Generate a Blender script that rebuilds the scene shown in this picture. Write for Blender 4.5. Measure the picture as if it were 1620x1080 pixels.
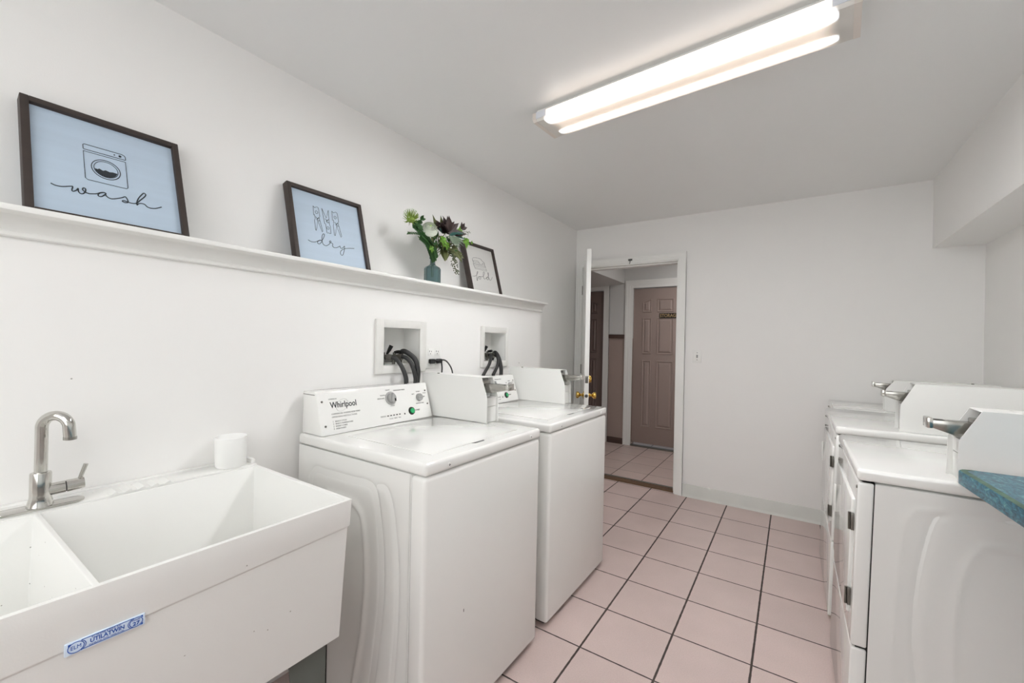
import bpy, bmesh, math, random
from mathutils import Vector, Matrix
R = math.radians
for o in list(bpy.data.objects): bpy.data.objects.remove(o)
S = bpy.context.scene
COL = S.collection

# ------------------------------------------------------------------ camera, exposure, lights
CAM = dict(loc=(1.8293, -3.8753, 1.2992), yaw=0.589, pitch=0.0018, roll=0.0209, f=664.61)
def cam_setup():
    y, p, r = CAM['yaw'], CAM['pitch'], CAM['roll']
    f = Vector((-math.sin(y)*math.cos(p), math.cos(y)*math.cos(p), math.sin(p)))
    rt = Vector((math.cos(y), math.sin(y), 0)); up = rt.cross(f)
    rt2 = rt*math.cos(r)+up*math.sin(r); up2 = -rt*math.sin(r)+up*math.cos(r)
    cd = bpy.data.cameras.new('camera'); cam = bpy.data.objects.new('camera', cd); COL.objects.link(cam)
    m = Matrix((rt2, up2, -f)).transposed().to_4x4(); m.translation = Vector(CAM['loc'])
    cam.matrix_world = m
    cd.sensor_width = 36.0; cd.lens = 36.0*CAM['f']/1620.0; cd.clip_start = 0.02; cd.clip_end = 60
    S.camera = cam
cam_setup()
S.view_settings.view_transform = 'Standard'; S.view_settings.look = 'None'
S.view_settings.gamma = 1.0; S.view_settings.use_curve_mapping = False
S.view_settings.exposure = 0.05
S.cycles.max_bounces = 12; S.cycles.diffuse_bounces = 8
W = bpy.data.worlds.new('world'); S.world = W; W.use_nodes = True
W.node_tree.nodes['Background'].inputs[0].default_value = (0.8, 0.85, 0.9, 1)
W.node_tree.nodes['Background'].inputs[1].default_value = 0.3

def area(name, loc, size, power, color=(1, 0.97, 0.93), rot=(0, 0, 0), sy=None):
    l = bpy.data.lights.new(name, 'AREA'); l.energy = power; l.color = color
    l.shape = 'RECTANGLE'; l.size = size; l.size_y = sy or size
    o = bpy.data.objects.new(name, l); COL.objects.link(o); o.location = loc; o.rotation_euler = rot
    return o
TUBE = 112.0          # strength of the ceiling fixture's glowing bands
# added fill lamp, high at the sink end, unseen behind the camera
area('rear_overhead_fill', (2.0, -4.55, 2.40), 1.2, 10, (1, 0.985, 0.97), sy=0.3)
# large cool fill panel added at the rear wall, behind the camera
area('rear_wall_fill', (1.45, -5.24, 1.68), 1.8, 17.5, (0.95, 0.975, 1.0), rot=(R(90), 0, 0), sy=1.3)
# extra fill added to brighten the hall, out of sight past the storage door
area('hall_fill', (1.15, 0.75, 2.40), 0.3, 9, (1, 0.98, 0.97))

# ------------------------------------------------------------------ materials
MATS = {}
def srgb(r, g, b):
    f = lambda c: ((c/255+0.055)/1.055)**2.4 if c > 10 else c/255/12.92
    return (f(r), f(g), f(b), 1)
def mat(name, col, rough=0.5, metal=0.0, bump=0.0, bscale=200, var=0.0, vscale=6, coat=0.0, spec=0.5, stretch=None, trans=0.0, ior=1.45):
    if name in MATS: return MATS[name]
    m = bpy.data.materials.new(name); m.use_nodes = True; nt = m.node_tree; N = nt.nodes; L = nt.links
    b = N['Principled BSDF']; c = srgb(*col)
    b.inputs['Base Color'].default_value = c; b.inputs['Roughness'].default_value = rough
    b.inputs['Metallic'].default_value = metal; b.inputs['Coat Weight'].default_value = coat
    b.inputs['Coat Roughness'].default_value = 0.08
    b.inputs['Specular IOR Level'].default_value = spec
    b.inputs['Transmission Weight'].default_value = trans; b.inputs['IOR'].default_value = ior
    tc = N.new('ShaderNodeTexCoord'); mp = N.new('ShaderNodeMapping'); L.new(tc.outputs['Object'], mp.inputs[0])
    if stretch: mp.inputs['Scale'].default_value = stretch
    if var > 0:
        n = N.new('ShaderNodeTexNoise'); n.inputs['Scale'].default_value = vscale; n.inputs['Detail'].default_value = 4
        L.new(mp.outputs[0], n.inputs['Vector'])
        mx = N.new('ShaderNodeMix'); mx.data_type = 'RGBA'
        mx.inputs[6].default_value = tuple(v*(1-var) for v in c[:3])+(1,)
        mx.inputs[7].default_value = tuple(min(1, v*(1+var)) for v in c[:3])+(1,)
        L.new(n.outputs['Fac'], mx.inputs[0]); L.new(mx.outputs[2], b.inputs['Base Color'])
    if bump > 0:
        n = N.new('ShaderNodeTexNoise'); n.inputs['Scale'].default_value = bscale; n.inputs['Detail'].default_value = 2
        L.new(mp.outputs[0], n.inputs['Vector'])
        bp = N.new('ShaderNodeBump'); bp.inputs['Strength'].default_value = bump; bp.inputs['Distance'].default_value = 0.002
        L.new(n.outputs['Fac'], bp.inputs['Height']); L.new(bp.outputs[0], b.inputs['Normal'])
    MATS[name] = m
    return m
def speckled(name, col, speck, rough, thr=0.70, scale=60, coat=0.0):
    """base colour with a few small dark dirt specks"""
    m = mat(name, col, rough, coat=coat, bump=0.05, bscale=300)
    nt = m.node_tree; N = nt.nodes; L = nt.links; b = N['Principled BSDF']
    tc = N.new('ShaderNodeTexCoord'); v = N.new('ShaderNodeTexVoronoi'); v.inputs['Scale'].default_value = scale
    L.new(tc.outputs['Object'], v.inputs['Vector'])
    cr = N.new('ShaderNodeMath'); cr.operation = 'LESS_THAN'; cr.inputs[1].default_value = 0.055
    L.new(v.outputs['Distance'], cr.inputs[0])
    n = N.new('ShaderNodeTexNoise'); n.inputs['Scale'].default_value = 9; n.inputs['Detail'].default_value = 3
    L.new(tc.outputs['Object'], n.inputs['Vector'])
    g = N.new('ShaderNodeMath'); g.operation = 'GREATER_THAN'; g.inputs[1].default_value = thr; L.new(n.outputs['Fac'], g.inputs[0])
    mu = N.new('ShaderNodeMath'); mu.operation = 'MULTIPLY'; L.new(cr.outputs[0], mu.inputs[0]); L.new(g.outputs[0], mu.inputs[1])
    mx = N.new('ShaderNodeMix'); mx.data_type = 'RGBA'; mx.inputs[6].default_value = srgb(*col); mx.inputs[7].default_value = srgb(*speck)
    L.new(mu.outputs[0], mx.inputs[0]); L.new(mx.outputs[2], b.inputs['Base Color'])
    return m
PAINT = speckled('wall_paint', (241, 240, 238), (170, 168, 162), 0.62, 0.62, 14)
PAINT_B = mat('wall_paint_plain', (241, 240, 238), 0.6, bump=0.08, bscale=260)
CEIL = mat('ceiling_paint', (237, 237, 236), 0.42, bump=0.06, bscale=120)
TRIM = mat('trim_paint', (240, 240, 237), 0.35)
VINYL = mat('vinyl_base', (214, 215, 210), 0.4, var=0.06, vscale=9)
ENAMEL = mat('white_enamel', (240, 240, 237), 0.14, coat=1.0)
ENAMEL_S = mat('white_enamel_side', (236, 236, 233), 0.3, coat=0.3)
METALW = mat('white_painted_metal', (238, 238, 235), 0.38)
SINKW = speckled('white_polymer', (238, 238, 235), (160, 157, 150), 0.33, 0.52, 34)
CUPW = mat('cup_white', (246, 246, 244), 0.5)
LEG = mat('grey_steel', (92, 97, 91), 0.45, bump=0.03)
GALV = mat('galvanised', (175, 175, 172), 0.35, metal=0.8)
CHROME = mat('chrome', (205, 203, 198), 0.09, metal=1.0)
CHROME_D = mat('worn_chrome', (168, 166, 160), 0.2, metal=1.0, var=0.2, vscale=60)
BRASS = mat('brass', (214, 178, 96), 0.18, metal=1.0)
RUBBER = mat('black_rubber', (42, 42, 42), 0.45)
BLACK = mat('black_plastic', (22, 22, 22), 0.4)
GREYP = mat('grey_plastic', (158, 158, 156), 0.35)
GREYD = mat('dark_grey', (96, 96, 94), 0.5)
GREYPALE = mat('pale_grey_print', (178, 178, 176), 0.6)
INK = mat('ink', (44, 50, 56), 0.6)
GREEN = mat('green_button', (42, 170, 104), 0.25, coat=0.5)
WOODF = mat('dark_wood', (60, 51, 47), 0.55, var=0.35, vscale=18, stretch=(1, 0.15, 1), bump=0.25, bscale=60)
ARTB = mat('art_panel_blue', (186, 203, 220), 0.5, var=0.07, vscale=22, stretch=(1, 0.08, 1.6))
ARTW = mat('art_panel_white', (212, 211, 208), 0.5, var=0.03, vscale=22, stretch=(1, 0.08, 1.6))
BROWN = mat('door_brown', (162, 145, 138), 0.4, bump=0.1, bscale=120)
BROWN_D = mat('door_dark_brown', (118, 102, 97), 0.45, bump=0.1, bscale=120)
TAUPE = mat('wainscot_taupe', (168, 150, 142), 0.55, bump=0.1)
RAIL = mat('rail_brown', (84, 66, 60), 0.45)
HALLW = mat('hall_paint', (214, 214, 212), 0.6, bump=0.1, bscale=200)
THRW = mat('threshold_wood', (98, 74, 54), 0.55, var=0.3, vscale=20)
THRM = mat('threshold_metal', (128, 126, 122), 0.4, metal=0.6)
BLUE = mat('label_blue', (12, 78, 168), 0.4)
LBLUE = mat('label_pale', (214, 228, 244), 0.35)
SIGNB = mat('sign_black', (26, 24, 22), 0.4)
SIGNG = mat('sign_gold', (176, 150, 110), 0.4)
GAP = mat('dark_gap', (28, 28, 27), 0.7)
HINGE = mat('hinge_metal', (120, 118, 112), 0.3, metal=0.9)
GLASS = mat('teal_glass', (150, 182, 184), 0.06, trans=0.85, ior=1.45)
STEM = mat('stem_green', (92, 124, 60), 0.6)
LEAFG = mat('leaf_green', (104, 150, 52), 0.5, var=0.2, vscale=30)
LEAFD = mat('leaf_dark_green', (50, 88, 44), 0.5, var=0.25, vscale=40)
LEAFO = mat('leaf_olive', (92, 98, 58), 0.55, var=0.2, vscale=40)
LEAFP = mat('leaf_dark_purple', (62, 50, 48), 0.5, var=0.25, vscale=30)
LEAFS = mat('leaf_sage', (112, 128, 108), 0.6, var=0.15, vscale=30)
LEAFT = mat('leaf_teal', (38, 78, 72), 0.5, var=0.2, vscale=30)
PETAL = mat('petal_pale', (226, 232, 218), 0.6, var=0.06, vscale=40)
PETALG = mat('petal_green', (168, 196, 118), 0.6)
PIN = mat('pin_green', (126, 150, 62), 0.6, var=0.2, vscale=60)
BERRY = mat('berry_green', (92, 98, 74), 0.5)

def tile_mat(name, ox, oy, sx, sy, col, gx, gy):
    m = bpy.data.materials.new(name); m.use_nodes = True; nt = m.node_tree; N = nt.nodes; L = nt.links; b = N['Principled BSDF']
    tc = N.new('ShaderNodeTexCoord'); sp = N.new('ShaderNodeSeparateXYZ'); L.new(tc.outputs['Object'], sp.inputs[0])
    def M(op, a, c=None, d=None):
        n = N.new('ShaderNodeMath'); n.operation = op
        for i, v in enumerate((a, c, d)):
            if v is None: continue
            if isinstance(v, (int, float)): n.inputs[i].default_value = v
            else: L.new(v, n.inputs[i])
        return n.outputs[0]
    def axis(o, off, s, g):
        t = M('DIVIDE', M('SUBTRACT', o, off), s); fr = M('FRACT', t)
        d = M('MULTIPLY', M('MINIMUM', fr, M('SUBTRACT', 1.0, fr)), s)
        return d, M('FLOOR', t)
    nz = N.new('ShaderNodeTexNoise'); nz.inputs['Scale'].default_value = 35; L.new(tc.outputs['Object'], nz.inputs['Vector'])
    wob = M('MULTIPLY', M('SUBTRACT', nz.outputs['Fac'], 0.5), 0.003)
    dx, ix = axis(sp.outputs[0], ox, sx, gx); dy, iy = axis(sp.outputs[1], oy, sy, gy)
    def sm(d, g):
        n = N.new('ShaderNodeMapRange'); n.interpolation_type = 'SMOOTHSTEP'
        n.inputs['From Min'].default_value = g-0.0012; n.inputs['From Max'].default_value = g+0.0012
        L.new(M('ADD', d, wob), n.inputs['Value']); return n.outputs[0]
    tile = M('MINIMUM', sm(dx, gx), sm(dy, gy))
    cv = N.new('ShaderNodeCombineXYZ'); L.new(ix, cv.inputs[0]); L.new(iy, cv.inputs[1])
    wn = N.new('ShaderNodeTexWhiteNoise'); L.new(cv.outputs[0], wn.inputs['Vector'])
    n1 = N.new('ShaderNodeTexNoise'); n1.inputs['Scale'].default_value = 240; n1.inputs['Detail'].default_value = 5; L.new(tc.outputs['Object'], n1.inputs['Vector'])
    n2 = N.new('ShaderNodeTexNoise'); n2.inputs['Scale'].default_value = 4; n2.inputs['Detail'].default_value = 4; L.new(tc.outputs['Object'], n2.inputs['Vector'])
    val = M('ADD', M('ADD', M('MULTIPLY', M('SUBTRACT', wn.outputs['Value'], 0.5), 0.06), M('MULTIPLY', M('SUBTRACT', n1.outputs['Fac'], 0.5), 0.35)),
            M('MULTIPLY', M('SUBTRACT', n2.outputs['Fac'], 0.5), 0.22))
    hs = N.new('ShaderNodeHueSaturation'); hs.inputs['Color'].default_value = srgb(*col); L.new(M('ADD', val, 1.0), hs.inputs['Value'])
    mx = N.new('ShaderNodeMix'); mx.data_type = 'RGBA'; mx.inputs[6].default_value = srgb(66, 56, 52)
    L.new(hs.outputs[0], mx.inputs[7]); L.new(tile, mx.inputs[0]); L.new(mx.outputs[2], b.inputs['Base Color'])
    rr = N.new('ShaderNodeMapRange'); rr.inputs['To Min'].default_value = 0.8; rr.inputs['To Max'].default_value = 0.36; L.new(tile, rr.inputs['Value']); L.new(rr.outputs[0], b.inputs['Roughness'])
    h = M('ADD', tile, M('MULTIPLY', n1.outputs['Fac'], 0.12))
    bp = N.new('ShaderNodeBump'); bp.inputs['Strength'].default_value = 0.5; bp.inputs['Distance'].default_value = 0.0015; L.new(h, bp.inputs['Height']); L.new(bp.outputs[0], b.inputs['Normal'])
    return m
FLOOR = tile_mat('floor_tiles', 1.0919, -0.3169, 0.3094, 0.3138, (204, 185, 180), 0.0043, 0.0034)
FLOORH = tile_mat('hall_floor_tiles', 0.033, 0.730, 0.307, 0.325, (203, 184, 177), 0.0035, 0.0022)

def laminate():
    m = bpy.data.materials.new('blue_laminate'); m.use_nodes = True; nt = m.node_tree; N = nt.nodes; L = nt.links; b = N['Principled BSDF']
    tc = N.new('ShaderNodeTexCoord'); n = N.new('ShaderNodeTexNoise'); n.inputs['Scale'].default_value = 95; n.inputs['Detail'].default_value = 8; n.inputs['Distortion'].default_value = 1.2
    mp = N.new('ShaderNodeMapping'); mp.inputs['Scale'].default_value = (1, 0.45, 1); L.new(tc.outputs['Object'], mp.inputs[0]); L.new(mp.outputs[0], n.inputs['Vector'])
    r = N.new('ShaderNodeValToRGB'); e = r.color_ramp.elements
    e[0].position = 0.34; e[0].color = srgb(24, 62, 78); e[1].position = 0.74; e[1].color = srgb(150, 184, 188)
    k = e.new(0.46); k.color = srgb(36, 92, 112); k = e.new(0.56); k.color = srgb(54, 118, 138); k = e.new(0.63); k.color = srgb(80, 138, 142)
    L.new(n.outputs['Fac'], r.inputs[0]); L.new(r.outputs[0], b.inputs['Base Color']); b.inputs['Roughness'].default_value = 0.35
    return m
LAMINATE = laminate()
EDGE = mat('laminate_edge_worn', (78, 104, 88), 0.5, var=0.9, vscale=55)

def lens_mat(half):
    m = bpy.data.materials.new('lamp_lens'); m.use_nodes = True; nt = m.node_tree; N = nt.nodes; L = nt.links
    b = N['Principled BSDF']; b.inputs['Base Color'].default_value = srgb(226, 222, 216); b.inputs['Roughness'].default_value = 0.4
    tc = N.new('ShaderNodeTexCoord'); sp = N.new('ShaderNodeSeparateXYZ'); L.new(tc.outputs['Object'], sp.inputs[0])
    def M(op, a, c=None):
        n = N.new('ShaderNodeMath'); n.operation = op
        for i, v in enumerate((a, c)):
            if v is None: continue
            if isinstance(v, (int, float)): n.inputs[i].default_value = v
            else: L.new(v, n.inputs[i])
        return n.outputs[0]
    # two fluorescent tubes behind the prismatic lens: brightness falls off from each tube's axis
    def band(c, w):
        d = M('DIVIDE', M('SUBTRACT', sp.outputs[1], c), w); return M('POWER', 2.718, M('MULTIPLY', M('MULTIPLY', d, d), -1.0))
    s = M('ADD', band(-0.077, 0.0170), band(0.050, 0.0120))
    ends = N.new('ShaderNodeMapRange'); ends.interpolation_type = 'SMOOTHSTEP'
    ends.inputs['From Min'].default_value = half-0.055; ends.inputs['From Max'].default_value = half-0.12
    ends.inputs['To Min'].default_value = 0.0; ends.inputs['To Max'].default_value = 1.0
    L.new(M('ABSOLUTE', sp.outputs[0]), ends.inputs['Value'])
    soft = M('MULTIPLY', M('ADD', band(-0.066, 0.042), band(0.047, 0.030)), 0.5)
    st = M('ADD', M('MULTIPLY', M('MULTIPLY', s, ends.outputs[0]), TUBE), M('MULTIPLY', ends.outputs[0], M('ADD', soft, 0.45)))
    # the lens's flat back rests on the metal housing: only the faces towards the room shine
    gm = N.new('ShaderNodeNewGeometry'); sn = N.new('ShaderNodeSeparateXYZ'); L.new(gm.outputs['True Normal'], sn.inputs[0])
    st = M('MULTIPLY', st, M('LESS_THAN', sn.outputs[2], 0.5))
    L.new(st, b.inputs['Emission Strength'])
    mx = N.new('ShaderNodeMix'); mx.data_type = 'RGBA'; mx.inputs[6].default_value = (1.0, 0.80, 0.64, 1); mx.inputs[7].default_value = (0.985, 0.99, 1.0, 1)
    L.new(M('MINIMUM', M('MULTIPLY', s, 12.0), 1.0), mx.inputs[0]); L.new(mx.outputs[2], b.inputs['Emission Color'])
    return m

# ------------------------------------------------------------------ mesh helpers
class MB:
    def __init__(s): s.bm = bmesh.new()
    def box(s, a, b, bev=0.0, seg=2, m=None):
        c = [(a[i]+b[i])/2 for i in range(3)]; d = [abs(b[i]-a[i]) for i in range(3)]
        t = bmesh.new(); bmesh.ops.create_cube(t, size=1.0)
        bmesh.ops.scale(t, vec=d, verts=t.verts)
        if bev > 0: bmesh.ops.bevel(t, geom=t.edges[:], offset=min(bev, min(d)*0.49), segments=seg, profile=0.5, affect='EDGES', clamp_overlap=True)
        bmesh.ops.translate(t, vec=c, verts=t.verts)
        if m is not None: t.transform(m)
        return s.add(t)
    def add(s, t):
        me = bpy.data.meshes.new('tmp'); t.to_mesh(me); t.free(); s.bm.from_mesh(me); bpy.data.meshes.remove(me); return s
    def cyl(s, p0, p1, r0, r1=None, n=24, caps=True):
        p0 = Vector(p0); p1 = Vector(p1); r1 = r0 if r1 is None else r1; d = p1-p0
        q = d.to_track_quat('Z', 'Y').to_matrix().to_4x4(); q.translation = (p0+p1)/2
        t = bmesh.new(); bmesh.ops.create_cone(t, cap_ends=caps, segments=n, radius1=r0, radius2=r1, depth=d.length); t.transform(q)
        return s.add(t)
    def lathe(s, prof, origin=(0, 0, 0), axis='Z', n=32, m=None):
        t = bmesh.new(); rings = []
        for r, h in prof:
            rings.append([t.verts.new((r*math.cos(2*math.pi*k/n), r*math.sin(2*math.pi*k/n), h)) for k in range(n)])
        for a, b in zip(rings, rings[1:]):
            for k in range(n): t.faces.new((a[k], a[(k+1) % n], b[(k+1) % n], b[k]))
        t.faces.new(rings[0][::-1]); t.faces.new(rings[-1])
        bmesh.ops.remove_doubles(t, verts=t.verts, dist=1e-6)
        if axis == 'X': t.transform(Matrix.Rotation(R(90), 4, 'Y'))
        if axis == 'Y': t.transform(Matrix.Rotation(R(-90), 4, 'X'))
        t.transform(Matrix.Translation(origin))
        if m is not None: t.transform(m)
        return s.add(t)
    def sphere(s, c, r, sc=(1, 1, 1), n=16):
        t = bmesh.new(); bmesh.ops.create_uvsphere(t, u_segments=n, v_segments=max(6, n//2), radius=r)
        bmesh.ops.scale(t, vec=sc, verts=t.verts); bmesh.ops.translate(t, vec=c, verts=t.verts); return s.add(t)
    def tube(s, pts, r, n=12, closed=False):
        pts = [Vector(p) for p in pts]; t = bmesh.new(); rings = []; N = len(pts)
        rad = r if isinstance(r, (list, tuple)) else [r]*N
        up = None
        for i, p in enumerate(pts):
            if closed: d = pts[(i+1) % N]-pts[i-1]
            else: d = pts[min(i+1, N-1)]-pts[max(i-1, 0)]
            if d.length < 1e-9: d = Vector((0, 0, 1))
            d.normalize()
            if up is None:
                up = Vector((0, 0, 1)) if abs(d.z) < 0.9 else Vector((1, 0, 0))
            u = up-d*up.dot(d)
            if u.length < 1e-4: u = d.orthogonal()
            u.normalize(); v = d.cross(u); up = u
            rings.append([t.verts.new(p+rad[i]*(u*math.cos(2*math.pi*k/n)+v*math.sin(2*math.pi*k/n))) for k in range(n)])
        pr = list(zip(rings, rings[1:]))
        if closed: pr.append((rings[-1], rings[0]))
        for a, b in pr:
            for k in range(n): t.faces.new((a[k], a[(k+1) % n], b[(k+1) % n], b[k]))
        if not closed: t.faces.new(rings[0][::-1]); t.faces.new(rings[-1])
        return s.add(t)
    def prism(s, poly, axis, a, b, bev=0.0):
        """poly of 2D points in the plane normal to axis, extruded from a to b"""
        t = bmesh.new()
        def P(p, h): return {'x': (h, p[0], p[1]), 'y': (p[0], h, p[1]), 'z': (p[0], p[1], h)}[axis]
        v0 = [t.verts.new(P(p, a)) for p in poly]; v1 = [t.verts.new(P(p, b)) for p in poly]
        n = len(poly); t.faces.new(v0); t.faces.new(v1[::-1])
        for i in range(n): t.faces.new((v0[i], v1[i], v1[(i+1) % n], v0[(i+1) % n]))
        bmesh.ops.recalc_face_normals(t, faces=t.faces)
        if bev: bmesh.ops.bevel(t, geom=t.edges[:], offset=bev, segments=2, profile=0.5, affect='EDGES', clamp_overlap=True)
        return s.add(t)
    def quad(s, *p):
        s.bm.faces.new([s.bm.verts.new(q) for q in p]); return s
    def build(s, name, m, parent=None, smooth=True, loc=None, ang=35, rot=None):
        bmesh.ops.recalc_face_normals(s.bm, faces=s.bm.faces)
        me = bpy.data.meshes.new(name); s.bm.to_mesh(me); s.bm.free(); me.materials.append(m)
        if smooth:
            me.shade_smooth()
            me.set_sharp_from_angle(angle=R(ang))
        o = bpy.data.objects.new(name, me); COL.objects.link(o)
        if parent: o.parent = parent
        if loc: o.location = loc
        if rot: o.rotation_euler = rot
        return o
def empty(name, label, cat, loc=(0, 0, 0), rz=0, group=None):
    o = bpy.data.objects.new(name, None); COL.objects.link(o); o.location = loc; o.rotation_euler = (0, 0, rz)
    o.empty_display_size = 0.1
    return tag(o, label, cat, group)
def tag(o, label, cat, group=None):
    o['label'] = label; o['category'] = cat
    if group: o['group'] = group
    return o
def struct(o): o['kind'] = 'structure'; return o
def box(name, a, b, m, parent=None, bev=0.0, label=None):
    o = MB().box(a, b, bev).build(name, m, parent)
    if label: o['label'] = label
    return o
def text(name, s, size, m, parent, loc, right, up, align='LEFT', depth=0.0004, xs=1.0, bold=0.0):
    c = bpy.data.curves.new('t', 'FONT'); c.body = s; c.size = size; c.extrude = depth; c.align_x = align; c.align_y = 'CENTER'; c.offset = bold; c.resolution_u = 3
    t = bpy.data.objects.new('t', c); COL.objects.link(t)
    bpy.context.view_layer.update()
    me = bpy.data.meshes.new_from_object(t.evaluated_get(bpy.context.evaluated_depsgraph_get()))
    bpy.data.objects.remove(t)
    r = Vector(right).normalized(); u = Vector(up).normalized(); n = r.cross(u)
    mt = Matrix((r*xs, u, n)).transposed().to_4x4(); mt.translation = Vector(loc)
    me.transform(mt); me.materials.clear(); me.materials.append(m); me.name = name
    o = bpy.data.objects.new(name, me); COL.objects.link(o); o.parent = parent
    return o
def smooth_path(pts, sub=4):
    pts = [Vector(p) for p in pts]; out = []
    for i in range(len(pts)-1):
        a = pts[max(i-1, 0)]; b = pts[i]; c = pts[i+1]; d = pts[min(i+2, len(pts)-1)]
        for k in range(sub):
            t = k/sub; out.append(0.5*((2*b)+(-a+c)*t+(2*a-5*b+4*c-d)*t*t+(-a+3*b-3*c+d)*t**3))
    out.append(pts[-1]); return out
def copy_tree(o, parent=None):
    c = o.copy(); COL.objects.link(c); c.parent = parent
    for ch in [x for x in bpy.data.objects if x.parent == o]: copy_tree(ch, c)
    return c

# ------------------------------------------------------------------ the room
H = 2.4388; B = 0.22; XR = 2.8373; XS = 2.5934; HS = 1.9823; YB = -5.3
struct(box('floor', (-0.1, YB-0.1, -0.1), (XR+0.1, 0.02, 0), FLOOR))
struct(box('floor_hall', (-1.6, 0.02, -0.1), (2.2, 1.75, 0), FLOORH))
struct(box('ceiling', (-0.1, YB-0.1, H), (XR+0.1, 0.12, H+0.1), CEIL))
struct(box('wall_left', (-0.1, YB-0.1, 0), (0, 0.12, H), PAINT_B))
struct(box('wall_right', (XR, YB-0.1, 0), (XR+0.1, 0.12, H), PAINT_B))
struct(box('wall_rear', (-0.1, YB-0.1, 0), (XR+0.1, YB, H), PAINT_B))
m = MB(); m.box((0, 0, 0), (0.0743, 0.12, H)); m.box((0.9865, 0, 0), (XR, 0.12, H)); m.box((0.0743, 0, 2.058), (0.9865, 0.12, H))
struct(m.build('wall_back', PAINT_B, smooth=False))
struct(box('trim_soffit', (XS, YB, HS), (XR, 0, H), PAINT_B))
# unseen frame added around the rear fill panel; the wall has no opening
m = MB()
for a, b in (((0.10, YB+0.001, 0.97), (0.15, YB+0.05, 2.38)), ((1.95+0.45, YB+0.001, 0.97), (2.0+0.45, YB+0.05, 2.38)), ((0.10, YB+0.001, 0.97), (2.45, YB+0.05, 1.02)), ((0.10, YB+0.001, 2.33), (2.45, YB+0.05, 2.38))): m.box(a, b, 0.004)
struct(m.build('window_frame_added', TRIM))
# plumbing half wall with two recesses
BX = [(-2.565, -2.328), (-1.786, -1.549)]; BZ = (1.172, 1.360)
m = MB(); YE = -1.082
ys = [YB, BX[0][0], BX[0][1], BX[1][0], BX[1][1], YE]
for i in range(5):
    if i in (1, 3):
        m.box((0, ys[i], 0), (B, ys[i+1], BZ[0])); m.box((0, ys[i], BZ[1]), (B, ys[i+1], 1.585)); m.box((0, ys[i], BZ[0]), (0.10, ys[i+1], BZ[1]))
    else: m.box((0, ys[i], 0), (B, ys[i+1], 1.585))
bmesh.ops.remove_doubles(m.bm, verts=m.bm.verts, dist=1e-5)
struct(m.build('wall_half', PAINT, smooth=False))
# ledge on the half wall: board + crown moulding
m = MB(); m.box((0.0, YB, 1.585), (0.300, -1.108, 1.600), 0.003)
struct(m.build('trim_1', TRIM))
prof = [(B, 1.533), (B+0.009, 1.533), (B+0.013, 1.536), (B+0.014, 1.541), (B+0.013, 1.546), (B+0.009, 1.548), (B+0.009, 1.550), (B+0.011, 1.556), (B+0.014, 1.565), (B+0.019, 1.575), (B+0.027, 1.582), (B+0.031, 1.585), (B, 1.585)]
m = MB(); m.prism(prof, 'y', YB, YE+0.015)
# short return of the moulding round the end of the half wall
prof2 = [(YE + (p[0]-B)*0.55, p[1]) for p in prof]
m.prism(prof2, 'x', 0.001, B+0.016)
struct(m.build('trim_2', TRIM, ang=25))
# vinyl base along the back wall
m = MB(); m.prism([(0, 0), (-0.020, 0), (-0.013, 0.010), (-0.009, 0.022), (-0.007, 0.10), (-0.004, 0.1056), (0, 0.1056)], 'x', 1.052, XR)
struct(m.build('baseboard_back', VINYL))
# door casing (two-step profile) and jamb
def casing(name, x0, x1, z1, y, w, mt, mirror=1, left=True, right=True, parent=None, z0=0.0):
    m = MB(); s = mirror
    for (o0, o1, d) in ((0, w, 0.010), (w*0.38, w, 0.014), (w*0.72, w, 0.018)):
        yy = y - s*d
        if left: m.box((x0-o1, min(y, yy), z0), (x0-o0, max(y, yy), z1+o0))
        if right: m.box((x1+o0, min(y, yy), z0), (x1+o1, max(y, yy), z1+o0))
        m.box((x0-(o1 if left else 0), min(y, yy), z1+o0), (x1+(o1 if right else 0), max(y, yy), z1+o1))
    o = m.build(name, mt, parent)
    return struct(o) if not parent else o
casing('trim_3', 0.0743, 0.9865, 2.058, 0, 0.0635, TRIM)
m = MB(); m.box((0.0743, 0.0, 0), (0.0843, 0.12, 2.058)); m.box((0.9765, 0.0, 0), (0.9865, 0.12, 2.058)); m.box((0.0743, 0.0, 2.048), (0.9865, 0.12, 2.058))
m.box((0.964, 0.045, 0), (0.9765, 0.12, 2.048)); m.box((0.0843, 0.045, 0), (0.0968, 0.12, 2.048)); m.box((0.0843, 0.045, 2.036), (0.9765, 0.12, 2.048))
struct(m.build('trim_4', TRIM))
casing('trim_5', 0.0743, 0.9865, 2.058, 0.12, 0.0635, TRIM, mirror=-1)
# threshold
m = MB(); m.prism([(0.018, 0.0), (0.030, 0.010), (0.100, 0.012), (0.105, 0.0)], 'x', 0.0845, 0.9763)
struct(m.build('trim_6', THRW))
m = MB(); m.prism([(0.105, 0.0), (0.108, 0.016), (0.128, 0.016), (0.150, 0.001)], 'x', 0.0845, 0.9763)
struct(m.build('trim_7', THRM))

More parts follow.
